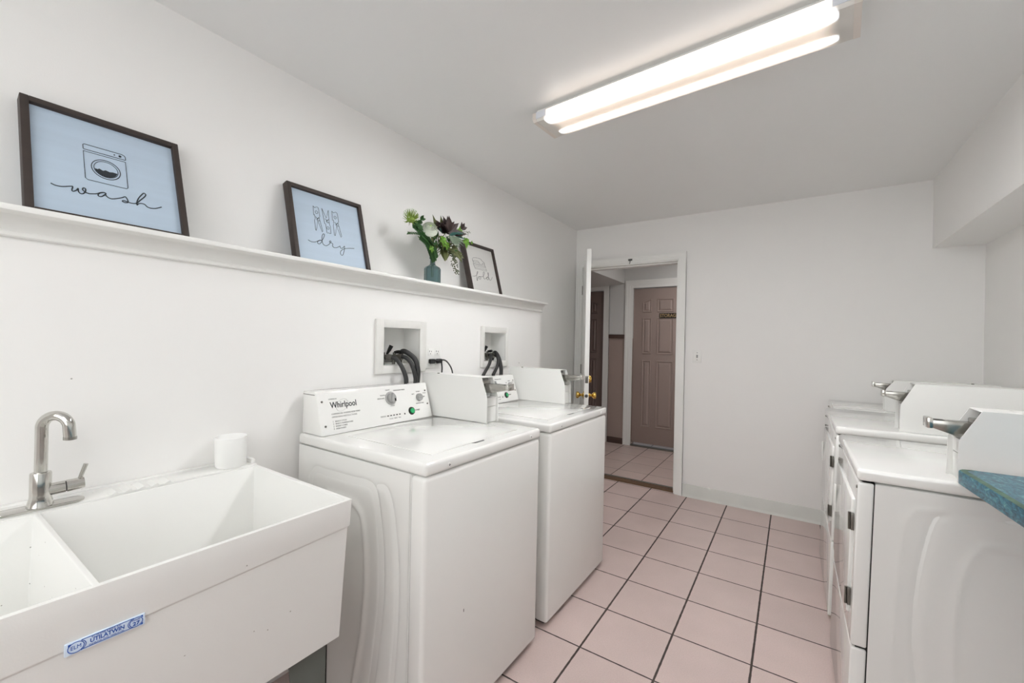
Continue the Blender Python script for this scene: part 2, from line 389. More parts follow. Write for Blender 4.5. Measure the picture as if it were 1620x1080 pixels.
# ------------------------------------------------------------------ hall
YH = 1.508
m = MB(); m.box((-1.6, YH, 1.38), (-0.885, YH+0.12, H)); m.box((-0.885, YH, 2.02), (-0.291, YH+0.12, H)); m.box((-0.291, YH, 1.38), (0.106, YH+0.12, H)); m.box((0.106, YH, 2.03), (0.907, YH+0.12, H)); m.box((0.907, YH, 1.38), (2.2, YH+0.12, H))
struct(m.build('wall_hall_back', HALLW, smooth=False))
m = MB(); m.box((-1.6, YH, 0), (-0.885, YH+0.12, 1.38)); m.box((-0.291, YH, 0), (0.106, YH+0.12, 1.38)); m.box((0.907, YH, 0), (2.2, YH+0.12, 1.38))
struct(m.build('wall_hall_wainscot', TAUPE, smooth=False))
struct(box('wall_hall_left', (-1.7, 0.02, 0), (-1.6, 1.75, H), HALLW)); struct(box('wall_hall_right', (2.2, 0.02, 0), (2.3, 1.75, H), HALLW))
struct(box('wall_hall_front', (-1.6, 0.0, 0), (-0.1, 0.12, H), HALLW))
struct(box('ceiling_hall', (-1.7, 0.12, H), (2.3, 1.75, H+0.1), HALLW))
m = MB(); m.prism([(-1.6, 1.98), (-0.008, 2.097), (-0.008, H), (-1.6, H)], 'y', 0.121, YH)
struct(m.build('trim_8', HALLW, smooth=False))
m = MB(); m.box((-1.6, YH-0.018, 1.38), (-0.96, YH, 1.43), 0.003); m.box((-0.213, YH-0.018, 1.38), (0.003, YH, 1.43), 0.003); struct(m.build('trim_9', RAIL))
m = MB(); m.box((-1.6, YH-0.012, 0), (-0.96, YH, 0.078), 0.003); m.box((-0.213, YH-0.012, 0), (0.003, YH, 0.078), 0.003); struct(m.build('baseboard_hall', RAIL))
casing('trim_10', 0.106, 0.907, 2.03, YH, 0.1, TRIM); casing('trim_11', -0.885, -0.291, 2.02, YH, 0.078, TRIM)
struct(box('trim_12', (0.106, YH-0.02, 0), (0.907, YH+0.03, 0.02), THRM, bev=0.003))

def moulded_door(name, x0, x1, z0, z1, y, cols, mt, label, cat, th=0.04):
    r = empty(name, label, cat, (x0, y, z0)); w = x1-x0; h = z1-z0
    box('slab', (0, 0, 0), (w, th, h), mt, r, 0.002)
    rows = [(0.26-z0, 1.105-z0), (1.645-z0-0.40+0.0, 1.645-z0), (1.715-z0, 1.885-z0)]
    rows[1] = (1.185-z0, 1.645-z0)
    for ri, (a, b) in enumerate(rows):
        for ci, (c, d) in enumerate(cols):
            m = MB(); c0 = c-x0; d0 = d-x0
            slant = 0.022 if ri == 2 else 0.0
            def ring(i, yy):
                zl = b; zr = b
                if ri == 2 and ci == 0: zl = b-slant*1.4
                if ri == 2 and ci == 2: zr = b-slant*1.4
                return [(c0+i, yy, a+i), (d0-i, yy, a+i), (d0-i, yy, zr-i), (c0+i, yy, zl-i)]
            rs = [ring(0.0, 0.0), ring(0.005, -0.009), ring(0.010, -0.009), ring(0.017, -0.001), ring(0.022, -0.001), ring(0.040, -0.011)]
            vs = [[m.bm.verts.new(p) for p in q] for q in rs]
            for p, q in zip(vs, vs[1:]):
                for k in range(4): m.bm.faces.new((p[k], p[(k+1) % 4], q[(k+1) % 4], q[k]))
            m.bm.faces.new(vs[-1])
            m.build('raised_panel', mt, r, smooth=False)
    return r
sd = moulded_door('storage_door', 0.109, 0.904, 0.045, 2.022, YH+0.02, [(0.226, 0.340), (0.406, 0.607), (0.673, 0.787)], BROWN, 'taupe moulded door with a black sign, across the hall facing the doorway', 'door')
pl = box('name_sign', (0.328, -0.010, 1.592), (0.556, -0.0075, 1.655), SIGNB, sd, label='black sign with STORAGE in pale letters')
text('sign_lettering', 'STORAGE', 0.056, SIGNG, pl, (0.442, -0.0108, 1.6235), (1, 0, 0), (0, 0, 1), 'CENTER', xs=0.88, bold=0.001)
pl2 = moulded_door('hall_door', -0.882, -0.294, 0.02, 2.014, YH+0.02, [(-0.79, -0.70), (-0.65, -0.53), (-0.475, -0.385)], BROWN_D, 'dark brown moulded hall door seen beside the open white door', 'door')

# ------------------------------------------------------------------ open white door
ang = math.atan2(0.391, 0.80)       # hinge at the left jamb, swung into the room
dr = empty('open_door', 'white door standing open into the laundry room, seen edge on, with brass knobs', 'door', (0.080, -0.006, 0.0), -(math.pi/2-ang))
L_ = 0.892; ZD0 = 0.012; ZD1 = 2.047
box('slab', (0, 0, ZD0), (L_, 0.035, ZD1), TRIM, dr, 0.002)
for z in (0.25, 1.05, 1.83):
    m = MB(); m.cyl((-0.004, -0.004, z-0.045), (-0.004, -0.004, z+0.045), 0.006); m.box((-0.004, -0.002, z-0.044), (0.03, 0.0, z+0.044)); m.build('hinge', HINGE, dr)
KZ = 0.889
for s, y0 in ((-1, 0.0), (1, 0.035)):
    m = MB(); prof = [(0.031, 0), (0.031, 0.004), (0.016, 0.009), (0.011, 0.016), (0.010, 0.026), (0.016, 0.033), (0.026, 0.042), (0.0275, 0.052), (0.024, 0.060), (0.012, 0.064), (0, 0.0645)]
    m.lathe([(r, s*h) for r, h in prof], (L_-0.06, y0, KZ), 'Y'); k = m.build('door_knob', BRASS, dr); k['label'] = 'round brass door knob'
m = MB(); m.lathe([(0.032, 0), (0.032, 0.006), (0.026, 0.014), (0.024, 0.022), (0, 0.023)], (L_-0.06, 0.035, 1.018), 'Y'); k = m.build('deadbolt', BRASS, dr); k['label'] = 'round brass deadbolt'
m = MB(); m.box((L_-0.0005, 0.006, 0.99), (L_+0.001, 0.029, 1.046), 0.0004); m.box((L_, 0.011, 1.005), (L_+0.002, 0.024, 1.031)); m.build('bolt_plate', HINGE, dr)
m = MB(); m.lathe([(0.013, 0), (0.013, 0.0015), (0.009, 0.002), (0.007, 0.010), (0, 0.010)], (L_, 0.0175, KZ), 'X'); m.build('latch', GREYD, dr)
m = MB(); m.lathe([(0.0285, 0), (0.0285, 0.001), (0, 0.001)], (L_, 0.0175, KZ), 'X'); dr2 = None
m.bm.free()

# small door-top bracket on the casing head
t = empty('door_catch', 'small metal catch fixed to the white casing above the doorway', 'catch', (0.558, -0.018, 2.086))
m = MB(); m.box((-0.019, -0.003, -0.006), (0.019, 0, 0.012), 0.001); m.box((-0.006, -0.012, -0.010), (0.006, -0.003, 0.010), 0.002); m.build('plate', GREYD, t)
m = MB(); m.tube(smooth_path([(0, -0.008, -0.004), (0.003, -0.014, -0.016), (0.0, -0.010, -0.028), (-0.004, -0.008, -0.034)]), 0.003, 8); m.build('hook', GREYD, t)

# light switch
t = empty('light_switch', 'white light switch plate on the back wall right of the doorway', 'light switch', (1.151, 0, 1.212))
box('plate', (-0.035, -0.006, -0.057), (0.035, 0, 0.057), TRIM, t, 0.003)
m = MB(); m.box((-0.006, -0.009, -0.013), (0.006, -0.005, 0.013), 0.001); m.box((-0.004, -0.017, -0.002), (0.004, -0.006, 0.009), 0.001); m.build('toggle', GREYP, t)
for z in (-0.03, 0.03): MB().cyl((0, -0.0075, z), (0, -0.0055, z), 0.0032, n=12).build('screw', GREYD, t)

# ------------------------------------------------------------------ ceiling fixture
FL = 1.24; FW = 0.222; fx = empty('ceiling_light', 'long white wraparound fluorescent light glowing on the ceiling', 'light', (1.381, -2.062, H), R(-4.3))
def wrap(x0, x1, d=0.0, zt=-0.024, zb=-0.0638):
    y = FW/2
    return [(-y+d, zt), (-y+d+0.001, zb+0.012), (-y+d+0.010, zb), (y-0.024-d, zb), (y-0.006-d, zb+0.016), (y-d, zt)]
m = MB(); m.box((-FL/2+0.01, -FW/2+0.022, -0.024), (FL/2-0.01, FW/2-0.022, 0), 0.002); m.build('housing', METALW, fx)
m = MB(); m.prism(wrap(0, 0), 'x', -FL/2+0.020, FL/2-0.020); m.build('lens', lens_mat(FL/2), fx, ang=50)
for s in (-1, 1):
    a, b = sorted((s*(FL/2-0.020), s*FL/2)); m = MB(); m.prism([(p[0]*1.012, p[1]*1.0-(0.001 if p[1] < -0.04 else 0)) for p in wrap(0, 0)], 'x', a, b)
    m.build('end_cap', mat('cap_tan', (226, 217, 209), 0.4), fx)
    # metal clip over the lens shoulder by each end
    a, b = sorted((s*(FL/2-0.075), s*(FL/2-0.020)))
    m = MB(); m.box((a, -FW/2-0.0015, -0.053), (b, -FW/2+0.002, -0.022), 0.001); m.build('lens_clip', mat('cap_white', (226, 229, 236), 0.4), fx)

# ------------------------------------------------------------------ picture frames
def picture(name, label, y0, w, xb, tilt, hgt, panel, art, ao=0.0):
    """origin: lower front-left edge of the frame; local +Y along the wall, local Z up the leaning frame, local -X into it"""
    r = empty(name, label, 'picture', (xb, y0, 1.6008)); r.rotation_euler = (0, -tilt, 0)
    d = 0.034; rw = 0.0175
    m = MB(); m.box((-d, 0, 0), (0, rw, hgt), 0.0015); m.box((-d, w-rw, 0), (0, w, hgt), 0.0015)
    m.box((-d, rw, hgt-rw), (0, w-rw, hgt), 0.0015); m.box((-d, rw, 0), (0, w-rw, rw+0.0165), 0.0015)
    fr = m.build('frame', WOODF, r); fr['label'] = 'dark brown wooden frame'
    p = box('panel', (-0.020, rw-0.002, rw), (-0.014, w-rw+0.002, hgt-rw+0.002), panel, r)
    global AO
    AO = ao; art(r); return r
def ink(par, strokes, rad=0.0011, name='lettering', closed=False, sub=4):
    m = MB()
    for st in strokes:
        pts = [(-0.0135, a/1000+AO, b/1000) for a, b in st]
        pts = smooth_path(pts, sub) if sub > 1 else pts
        m.tube(pts, rad, 6, closed=closed)
    o = m.build(name, INK, par); return o
def art_wash(r):
    W1 = [(57,125),(66,121),(79,122),(96,129),(100,129),(98,118),(100,114),(107,120),(111,128),(111,118),(115,112),(121,114),(126,124),(126,132),(122,133),(120,127),(124,121),(132,118),(138,119),(147,122),(152,125),(158,130),(165,133),(170,131),(165,123),(159,117),(153,117),(153,123),(158,129),(166,133),(170,130),(169,127),(173,120),(181,117),(192,121),(206,129),(214,135),(218,129),(220,120),(218,116),(212,114),(207,116),(207,119),(213,120),(220,118),(230,117),(240,121),(251,136),(263,153),(265,161),(261,164),(255,156),(246,140),(241,124),(241,114),(244,120),(252,124),(260,123),(266,116),(275,114),(287,117),(303,127)]
    o = ink(r, [W1], 0.0015); o['label'] = 'handwritten word wash in dark ink'
    m = MB()
    for st in ([(128,271),(128,284),(131,287),(216,287),(222,284),(224,279),(224,270),(222,269),(130,269)], [(128,262),(223,262),(223,169),(220,165),(133,165),(128,170)]):
        m.tube([(-0.0135, a/1000+AO, b/1000) for a, b in st], 0.0009, 6, closed=True)
    cx, cz = 0.1755+AO, 0.215
    for rr in (0.0325, 0.0270): m.tube([(-0.0135, cx+rr*math.cos(2*math.pi*k/40), cz+rr*math.sin(2*math.pi*k/40)) for k in range(40)], 0.0008 if rr < .03 else 0.0010, 6, closed=True)
    for (a, b, rr) in ((198, 278, 0.0018), (211, 278, 0.0035)): m.cyl((-0.0142, a/1000+AO, b/1000), (-0.0130, a/1000+AO, b/1000), rr, n=16)
    poly = [(cx+0.0255*math.cos(t), cz+0.0255*math.sin(t)) for t in [R(190+k*160/20) for k in range(21)]]
    poly += [(p+AO, q) for p, q in ((0.190, 0.2115), (0.183, 0.2095), (0.174, 0.2125), (0.168, 0.2085), (0.160, 0.2130), (0.156, 0.2095))]
    m.prism(poly, 'x', -0.0140, -0.0130)
    o = m.build('washer_drawing', INK, r); o['label'] = 'line drawing of a front-loading washer'
def art_dry(r):
    d = [(75,129),(86,124),(99,124),(111,128),(124,136),(134,141),(140,136),(129,123),(120,121),(119,130),(131,139),(141,141),(152,158),(157,172),(152,175),(144,162),(141,141),(144,125),(155,119),(168,125),(181,138),(186,146),(181,148),(177,141),(187,139),(193,135),(190,125),(197,119),(209,121),(220,127),(229,133),(229,126),(235,123),(246,130),(253,138),(250,121),(239,94),(231,88),(226,97),(231,110),(248,123),(273,131),(305,137)]
    o = ink(r, [d], 0.0011); o['label'] = 'handwritten word dry in dark ink'
    p1 = [(120,301),(128,294),(133,299),(139,302),(145,298),(147,257),(142,252),(152,187),(148,183),(134,232),(120,183),(117,184),(118,233),(122,238),(122,260),(118,256),(120,301)]
    p3 = [(212,303),(220,295),(226,300),(232,303),(239,299),(241,256),(236,252),(246,184),(241,179),(227,231),(212,180),(208,180),(209,231),(213,237),(214,259),(209,255),(212,303)]
    p2 = [(162,302),(178,258),(194,301),(192,272),(190,225),(194,225),(191,185),(184,184),(181,188),(176,184),(171,186),(171,228),(166,229),(166,236),(162,302)]
    m = MB()
    for p in (p1, p2, p3): m.tube([(-0.0135, a/1000+AO, b/1000) for a, b in p], 0.0008, 6)
    for a, b in ((133,274),(225,274),(180,210)):
        m.tube([(-0.0135, a/1000+AO+0.006*math.cos(t), b/1000+0.007*math.sin(t)) for t in [2*math.pi*k/16 for k in range(16)]], 0.0007, 6, closed=True)
    for a, b in ((134,242),(227,240),(180,245)):
        m.tube([(-0.0135, (a+p)/1000+AO, (b+q)/1000) for p, q in ((-9,9),(0,2),(9,10),(-2,-2),(10,-8),(-1,-10),(-4,0),(6,4))], 0.0009, 6)
    o = m.build('clothespin_drawing', INK, r); o['label'] = 'line drawing of three clothespins'
def art_fold(r):
    f = [(46,133),(74,137),(100,154),(113,171),(107,172),(92,142),(87,110),(93,111),(102,132),(118,140),(131,140),(133,130),(124,122),(113,126),(116,136),(128,141),(146,144),(164,148),(182,166),(186,180),(179,184),(170,168),(166,143),(172,131),(184,134),(194,138),(204,148),(219,150),(223,140),(214,131),(203,133),(202,143),(212,151),(224,156),(231,176),(230,186),(226,180),(226,150),(236,131),(252,137),(271,158)]
    o = ink(r, [f], 0.0010); o['label'] = 'handwritten word fold in dark ink'
    m = MB()
    for st in ([(79,258),(90,268),(118,274),(154,276),(176,273),(186,262),(205,256),(208,246),(205,236),(213,225),(219,194),(92,192),(86,207),(80,227),(86,236),(79,248),(79,258)], [(79,248),(110,252),(139,252),(158,232),(173,232),(186,246)], [(84,229),(148,231)], [(87,211),(213,217)], [(80,240),(144,242)], [(186,246),(205,246)], [(178,236),(206,236)], [(89,200),(216,204)], [(84,222),(212,226)]):
        m.tube([(-0.0135, a/1000+AO, b/1000) for a, b in st], 0.0008, 6)
    o = m.build('towel_drawing', INK, r); o['label'] = 'line drawing of a stack of folded towels'
picture('framed_picture', 'dark framed blue-white picture reading wash, leaning on the ledge above the sink', -3.6750, 0.3615, 0.168, math.atan2(0.133, 0.365), 0.387, ARTB, art_wash, -0.005)
picture('framed_picture', 'dark framed pale blue picture reading dry, with clothespins, middle of the ledge', -2.935, 0.368, 0.135, math.atan2(0.099, 0.365), 0.378, ARTB, art_dry, -0.005)
picture('framed_picture', 'dark framed white picture reading fold, at the door end of the ledge', -1.790, 0.336, 0.132, math.atan2(0.096, 0.360), 0.372, ARTW, art_fold)

# ------------------------------------------------------------------ vase and bouquet
VX, VY, VZ = 0.140, -2.166, 1.6003
v = empty('glass_bottle', 'small teal glass bottle vase with angular sides on the ledge, holding the flowers', 'vase', (VX, VY, VZ))
m = MB(); m.lathe([(0.0, 0.004), (0.040, 0.0), (0.046, 0.004), (0.046, 0.100), (0.040, 0.110), (0.017, 0.124), (0.014, 0.130), (0.014, 0.154), (0.018, 0.158), (0.018, 0.165), (0.013, 0.165), (0.010, 0.155), (0.010, 0.130), (0.034, 0.108), (0.041, 0.098), (0.041, 0.010), (0.0, 0.008)], n=8)
m.build('bottle', GLASS, v, ang=20)
bq = empty('flower_bouquet', 'artificial bouquet of pale ranunculus, green pincushion and dark leaves in the bottle', 'flowers', (VX, VY, VZ+0.155))
rnd = random.Random(7)
def loc(y, z, dx=0.0): return Vector((dx, y-VY, z-VZ-0.155))
PINP = loc(-2.352, 1.930, 0.02); RAN = loc(-2.241, 1.907, 0.05); ROS = loc(-2.082, 1.925, 0.02)
def stem_to(p, m, r=0.0022, sag=0.0):
    m.tube(smooth_path([(rnd.uniform(-.006, .006), rnd.uniform(-.006, .006), -0.10), (rnd.uniform(-.004, .004), rnd.uniform(-.004, .004), 0.0), Vector((p.x*0.35, p.y*0.3, p.z*0.45+0.01+sag)), p], 5), r, 6)
m = MB()
for p in (PINP, RAN, ROS, loc(-1.96, 1.90), loc(-2.28, 1.86), loc(-2.0, 1.85), loc(-2.13, 1.86, 0.04), loc(-1.95, 1.975)): stem_to(p, m)
m.build('stems', STEM, bq)
def leaf(m, base, d, L, w, droop=0.15, fold=0.25, n=7, nrm=None):
    d = Vector(d).normalized(); nrm = Vector(nrm) if nrm else Vector((1, 0, 0.4))
    side = d.cross(nrm)
    if side.length < 1e-3: side = d.orthogonal()
    side.normalize(); up = side.cross(d).normalized(); pts = []
    for i in range(n+1):
        t = i/n; c = Vector(base)+d*L*t-Vector((0, 0, 1))*droop*L*t*t
        ww = w*(math.sin(math.pi*min(1, t*1.02)**0.8))*(0.5) if 0 < t < 1 else 0.0004
        pts.append((c-side*ww+up*fold*ww, c, c+side*ww+up*fold*ww))
    for off in (0, -0.0006):
        vs = [[m.bm.verts.new(q+up*off) for q in p] for p in pts]
        for a, b in zip(vs, vs[1:]):
            for k in range(2): m.bm.faces.new((a[k], a[k+1], b[k+1], b[k]))
def ball(m, c, r, n, L, w, mindot=-0.2, seed=1, droop=0.0, bias=Vector((0.5, -0.2, 0.6))):
    rr = random.Random(seed); bias = bias.normalized()
    for k in range(n):
        while True:
            d = Vector((rr.gauss(0, 1), rr.gauss(0, 1), rr.gauss(0, 1))).normalized()
            if d.dot(bias) > mindot: break
        leaf(m, Vector(c)+d*r*0.3, d, L*rr.uniform(.8, 1.1), w, droop, 0.3, 5, nrm=(rr.gauss(0, 1), rr.gauss(0, 1), rr.gauss(0, 1)))
# pincushion flower: core with many fine styles
fl = MB().sphere(PINP, 0.022, (1, 1, 0.8)).build('pincushion_flower', PIN, bq); fl['label'] = 'green pincushion flower with pale tips'
m = MB()
for k in range(110):
    d = Vector((rnd.gauss(0, 1), rnd.gauss(0, 1), rnd.gauss(0.5, 0.9))).normalized()
    m.tube([PINP+d*0.018, PINP+d*0.034+Vector((0, 0, 0.004)), PINP+d*0.044+Vector((0, 0, 0.010))], [0.0013, 0.0010, 0.0005], 4)
m.build('styles', PIN, fl)
m = MB()
for k in range(60):
    d = Vector((rnd.gauss(0, 1), rnd.gauss(0, 1), rnd.gauss(1.2, 0.6))).normalized(); m.sphere(PINP+d*0.044+Vector((0, 0, 0.011)), 0.0022, n=6)
m.build('style_tips', PETAL, fl)
# ranunculus: layered cup petals
m = MB()
ax = Vector((0.75, -0.45, 0.48)).normalized(); q = ax.to_track_quat('Z', 'Y').to_matrix()
for ring_, (rad, cnt, h, pw) in enumerate([(0.012, 5, 0.012, 0.016), (0.018, 6, 0.010, 0.021), (0.025, 8, 0.006, 0.025), (0.032, 9, 0.0, 0.029), (0.038, 10, -0.008, 0.031), (0.041, 11, -0.018, 0.031)]):
    for k in range(cnt):
        a = 2*math.pi*(k+0.37*ring_)/cnt
        vs = []
        for i in range(5):
            for j in range(5):
                u = (j-2)/2; t_ = i/4; ang2 = a+u*(pw*0.72)/rad
                rr_ = rad*(0.55+0.55*math.sin(t_*math.pi*0.62))*(1-0.0*u*u); z = h-0.020+t_*0.034*(1-0.22*u*u)
                if t_ > 0.85: rr_ *= 0.94
                vs.append(m.bm.verts.new(RAN+q@Vector((rr_*math.cos(ang2), rr_*math.sin(ang2), z))))
        for i in range(4):
            for j in range(4): m.bm.faces.new((vs[i*5+j], vs[i*5+j+1], vs[i*5+j+6], vs[i*5+j+5]))
fl = m.build('ranunculus_flower', PETAL, bq); fl['label'] = 'pale green-white ranunculus'
m = MB(); m.sphere(RAN+ax*0.003, 0.0135, n=12); m.build('flower_centre', PETALG, fl)
m = MB()
for k in range(12):
    a = 2*math.pi*k/12; d = q@Vector((math.cos(a), math.sin(a), -0.5)); leaf(m, RAN-ax*0.024, d, 0.045, 0.018, 0.1)
m.build('sepals', LEAFG, fl)
# dark leaf rosette
m = MB()
for k in range(22):
    a = R(-82+k*7.8); d = Vector((rnd.uniform(-0.2, 0.5), math.sin(a)*1.05, math.cos(a)*0.9)).normalized()
    leaf(m, ROS+Vector((rnd.uniform(-.01, .02), rnd.uniform(-.01, .01), -0.005)), d, rnd.uniform(0.075, 0.115), 0.040, 0.02, 0.3, 8, nrm=(1, rnd.uniform(-.6, .6), 0.3))
m.build('dark_leaves', LEAFP, bq)
m = MB()
for (y, z, dy, dz, L) in ((-2.14, 1.91, -0.5, 0.8, 0.11), (-2.13, 1.90, -0.8, 0.25, 0.09), (-1.99, 1.93, 0.7, 0.2, 0.07), (-2.10, 1.92, -0.3, 0.9, 0.10), (-2.16, 1.80, -0.1, -0.8, 0.05)): leaf(m, loc(y, z, 0.0), (0.2, dy, dz), L, 0.038, 0.05)
for (y, z, dy, dz, L) in ((-2.13, 1.81, 0.0, -0.6, 0.06), (-2.08, 1.83, 0.5, -0.3, 0.10), (-2.10, 1.82, -0.3, -0.5, 0.085), (-2.06, 1.82, 0.95, -0.15, 0.10), (-2.12, 1.83, 0.2, -0.9, 0.07), (-2.05, 1.85, 0.8, -0.4, 0.07), (-2.19, 1.83, -0.6, 0.4, 0.06), (-2.16, 1.85, -0.3, 0.3, 0.07)): leaf(m, loc(y, z, 0.03), (0.3, dy, dz), L, 0.046, 0.15)
m.build('olive_leaves', LEAFO, bq)
m = MB()
for (y, z, dy, dz, L) in ((-2.15, 1.90, -0.6, 0.1, 0.06), (-2.12, 1.89, -0.4, -0.1, 0.07), (-2.06, 1.92, 0.9, 0.15, 0.09), (-2.09, 1.90, 0.3, 0.2, 0.07), (-2.15, 1.905, -0.9, 0.3, 0.06), (-2.04, 1.91, 0.9, -0.1, 0.08)): leaf(m, loc(y, z, 0.05), (0.4, dy, dz), L*0.8, 0.022, 0.05, nrm=(1, 0.3*(-1)**int(abs(y*1000)), 0.5))
m.build('teal_leaves', LEAFT, bq)
m = MB()
for k in range(16):
    a = R(-60+k*9); leaf(m, loc(-2.085, 1.895, 0.06), (0.5, math.sin(a)*0.9, -math.cos(a)*0.7+0.15), rnd.uniform(0.06, 0.09), 0.014, 0.15, 0.2)
m.build('sage_leaves', LEAFS, bq)
def ivy(m, c, s, up=1):
    for a, L in ((0, 1.0), (55, 0.8), (-55, 0.8), (115, 0.6), (-115, 0.6), (180, 0.35)):
        leaf(m, c, (0.25, math.sin(R(a)), math.cos(R(a))*up), s*L, s*0.55, 0.05)
m = MB(); ivy(m, loc(-1.935, 1.905, 0.04), 0.050, -1); ivy(m, loc(-2.165, 1.86, 0.07), 0.044, -1); ivy(m, loc(-1.985, 1.945, 0.03), 0.040, 1); ivy(m, loc(-2.135, 1.84, 0.07), 0.038, -1)
ivy(m, loc(-1.865, 1.905, 0.03), 0.018, 1); ivy(m, loc(-2.22, 1.805, 0.04), 0.03, -1)
m.build('ivy_leaves', LEAFG, bq)
m = MB()
for (y, z) in ((-2.31, 1.92), (-2.30, 1.895), (-2.285, 1.945)):
    for k in range(5): leaf(m, loc(y, z, 0.02), (0.4, rnd.uniform(-1, 1), rnd.uniform(-1, 1)), 0.034, 0.018, 0.1)
pth = smooth_path([loc(-2.165, 1.76, 0.02), loc(-2.20, 1.81, 0.03), loc(-2.25, 1.85, 0.03), loc(-2.30, 1.865, 0.03), loc(-2.37, 1.855, 0.02)], 8)
m.tube(pth, 0.0015, 5)
for i, p in enumerate(pth):
    sc = 0.030 if i < 22 else 0.010
    for s in (-1, 1): leaf(m, p, (0.3*s, -0.5, s*0.9), sc, sc*0.55, 0.1); leaf(m, p, (0.5, 0.3*s, s*0.6), sc*0.8, sc*0.4, 0.1)
pth = smooth_path([loc(-2.165, 1.76, 0.0), loc(-2.19, 1.80, 0.0), loc(-2.24, 1.86, 0.01), loc(-2.29, 1.89, 0.02), loc(-2.33, 1.91, 0.02)], 7)
for i, p in enumerate(pth):
    for s in (-1, 1): leaf(m, p, (0.4, s*0.5-0.2, s*0.9), 0.030, 0.018, 0.1)
m.build('fern_sprays', LEAFD, bq)
m = MB()
for k in range(60):
    y = rnd.uniform(-2.22, -2.02); z = rnd.uniform(1.79, 1.88); a = math.atan2(y+2.13, z-1.72)+rnd.uniform(-0.8, 0.8)
    leaf(m, loc(y, z, rnd.uniform(-0.01, 0.05)), (rnd.uniform(-.1, .5), math.sin(a), math.cos(a)*0.8), rnd.uniform(0.025, 0.045), 0.017, 0.15, nrm=(1, rnd.uniform(-.8, .8), rnd.uniform(-.8, .8)))
m.build('filler_leaves', LEAFD, bq)
m = MB()
for k in range(24):
    y = rnd.uniform(-2.18, -2.01); z = rnd.uniform(1.80, 1.89); leaf(m, loc(y, z, rnd.uniform(0.02, 0.06)), (rnd.uniform(0, .5), rnd.uniform(-1, 1), rnd.uniform(-.9, .3)), rnd.uniform(0.035, 0.06), 0.020, 0.15, nrm=(1, rnd.uniform(-.8, .8), rnd.uniform(-.8, .8)))
m.build('filler_leaves', LEAFO, bq)
# hanging and sideways berry sprays
m = MB(); pth = smooth_path([loc(-2.11, 1.82, 0.03), loc(-2.075, 1.81, 0.05), loc(-2.055, 1.76, 0.06), loc(-2.035, 1.695, 0.06)], 8); m.tube(pth, 0.0012, 5)
for p in pth[6:]:
    for k in range(5): m.sphere(p+Vector((rnd.uniform(-.012, .012), rnd.uniform(-.018, .018), rnd.uniform(-.008, .008))), 0.0036, n=6)
m.build('berry_spray', BERRY, bq)
m = MB()
for tgt in (loc(-1.875, 1.975, 0.02), loc(-1.985, 1.855, 0.03), loc(-2.03, 1.86, 0.04), loc(-1.89, 1.955, 0.02)):
    pth = smooth_path([loc(-2.09, 1.88, 0.02), (loc(-2.09, 1.88, 0.02)+tgt)/2+Vector((0, 0, 0.012)), tgt], 8); m.tube(pth, 0.0009, 5)
    for p in pth[8:]:
        for k in range(2): m.sphere(p+Vector((rnd.uniform(-.008, .008), rnd.uniform(-.010, .010), rnd.uniform(-.008, .008))), 0.0024, n=6)
m.build('berry_spray', BERRY, bq)
m = MB()
for (dy, dz) in ((-0.2, 1), (0.6, 0.3), (0.1, 0.5)): leaf(m, loc(-1.955, 1.972, 0.02), (0.3, dy, dz), 0.045, 0.026, 0.05)
m.build('brown_leaves', LEAFP, bq)

# ------------------------------------------------------------------ washer supply boxes, outlet, hoses
def supply_box(y0, y1, z0, z1, label):
    r = empty('supply_box', label, 'wall box', (B, (y0+y1)/2, (z0+z1)/2), group='recessed washer supply boxes')
    hy, hz = (y1-y0)/2, (z1-z0)/2; iy, iz = 0.115, 0.090
    cy = 0.0; cz = 0.0
    m = MB(); t = 0.014
    m.box((0, -hy, -hz), (t, -iy, hz), 0.003); m.box((0, iy, -hz), (t, hy, hz), 0.003); m.box((0, -iy-0.002, iz), (t, iy+0.002, hz), 0.003); m.box((0, -iy-0.002, -hz), (t, iy+0.002, -iz), 0.003)
    m.build('face_frame', mat('box_frame_paint', (226, 225, 221), 0.45), r)
    m = MB(); d = -0.113; w = 0.003
    m.box((d, -iy-w, -iz-w), (d+w, iy+w, iz+w)); m.box((d, -iy-w, -iz-w), (0.001, -iy, iz+w)); m.box((d, iy, -iz-w), (0.001, iy+w, iz+w)); m.box((d, -iy, iz), (0.001, iy, iz+w)); m.box((d, -iy, -iz-w), (0.001, iy, -iz))
    m.build('recess', METALW, r, smooth=False)
    for k, yy in enumerate((-0.062, 0.006)):
        m = MB(); m.cyl((-0.10, yy, -0.052), (-0.035, yy, -0.052), 0.010); m.cyl((-0.055, yy, -0.052), (-0.055, yy, -0.030), 0.008); m.cyl((-0.035, yy, -0.052), (-0.015, yy-0.002, -0.054), 0.014, n=10); m.cyl((-0.060, yy, -0.090), (-0.060, yy, -0.052), 0.009)
        vl = m.build('supply_valve', HINGE, r)
        m = MB()
        if k == 0: m.tube([(-0.050, yy+0.016, -0.040), (-0.044, yy+0.026, -0.018), (-0.038, yy+0.034, 0.004)], [0.005, 0.009, 0.0105], 10)
        else: m.tube([(-0.055, yy, -0.030), (-0.040, yy+0.004, -0.028), (-0.025, yy+0.006, -0.026)], [0.006, 0.009, 0.008], 10)
        m.build('valve_handle', BLACK, vl)
    m = MB(); m.box((-0.075, -0.105, -0.080), (-0.058, 0.05, -0.056), 0.002); m.build('valve_bracket', GREYD, r)
    return r
supply_box(-2.612, -2.293, 1.138, 1.395, 'larger white recessed box with black hoses above the near washer')
supply_box(-1.822, -1.528, 1.138, 1.395, 'white recessed box with black hoses above the far washer')
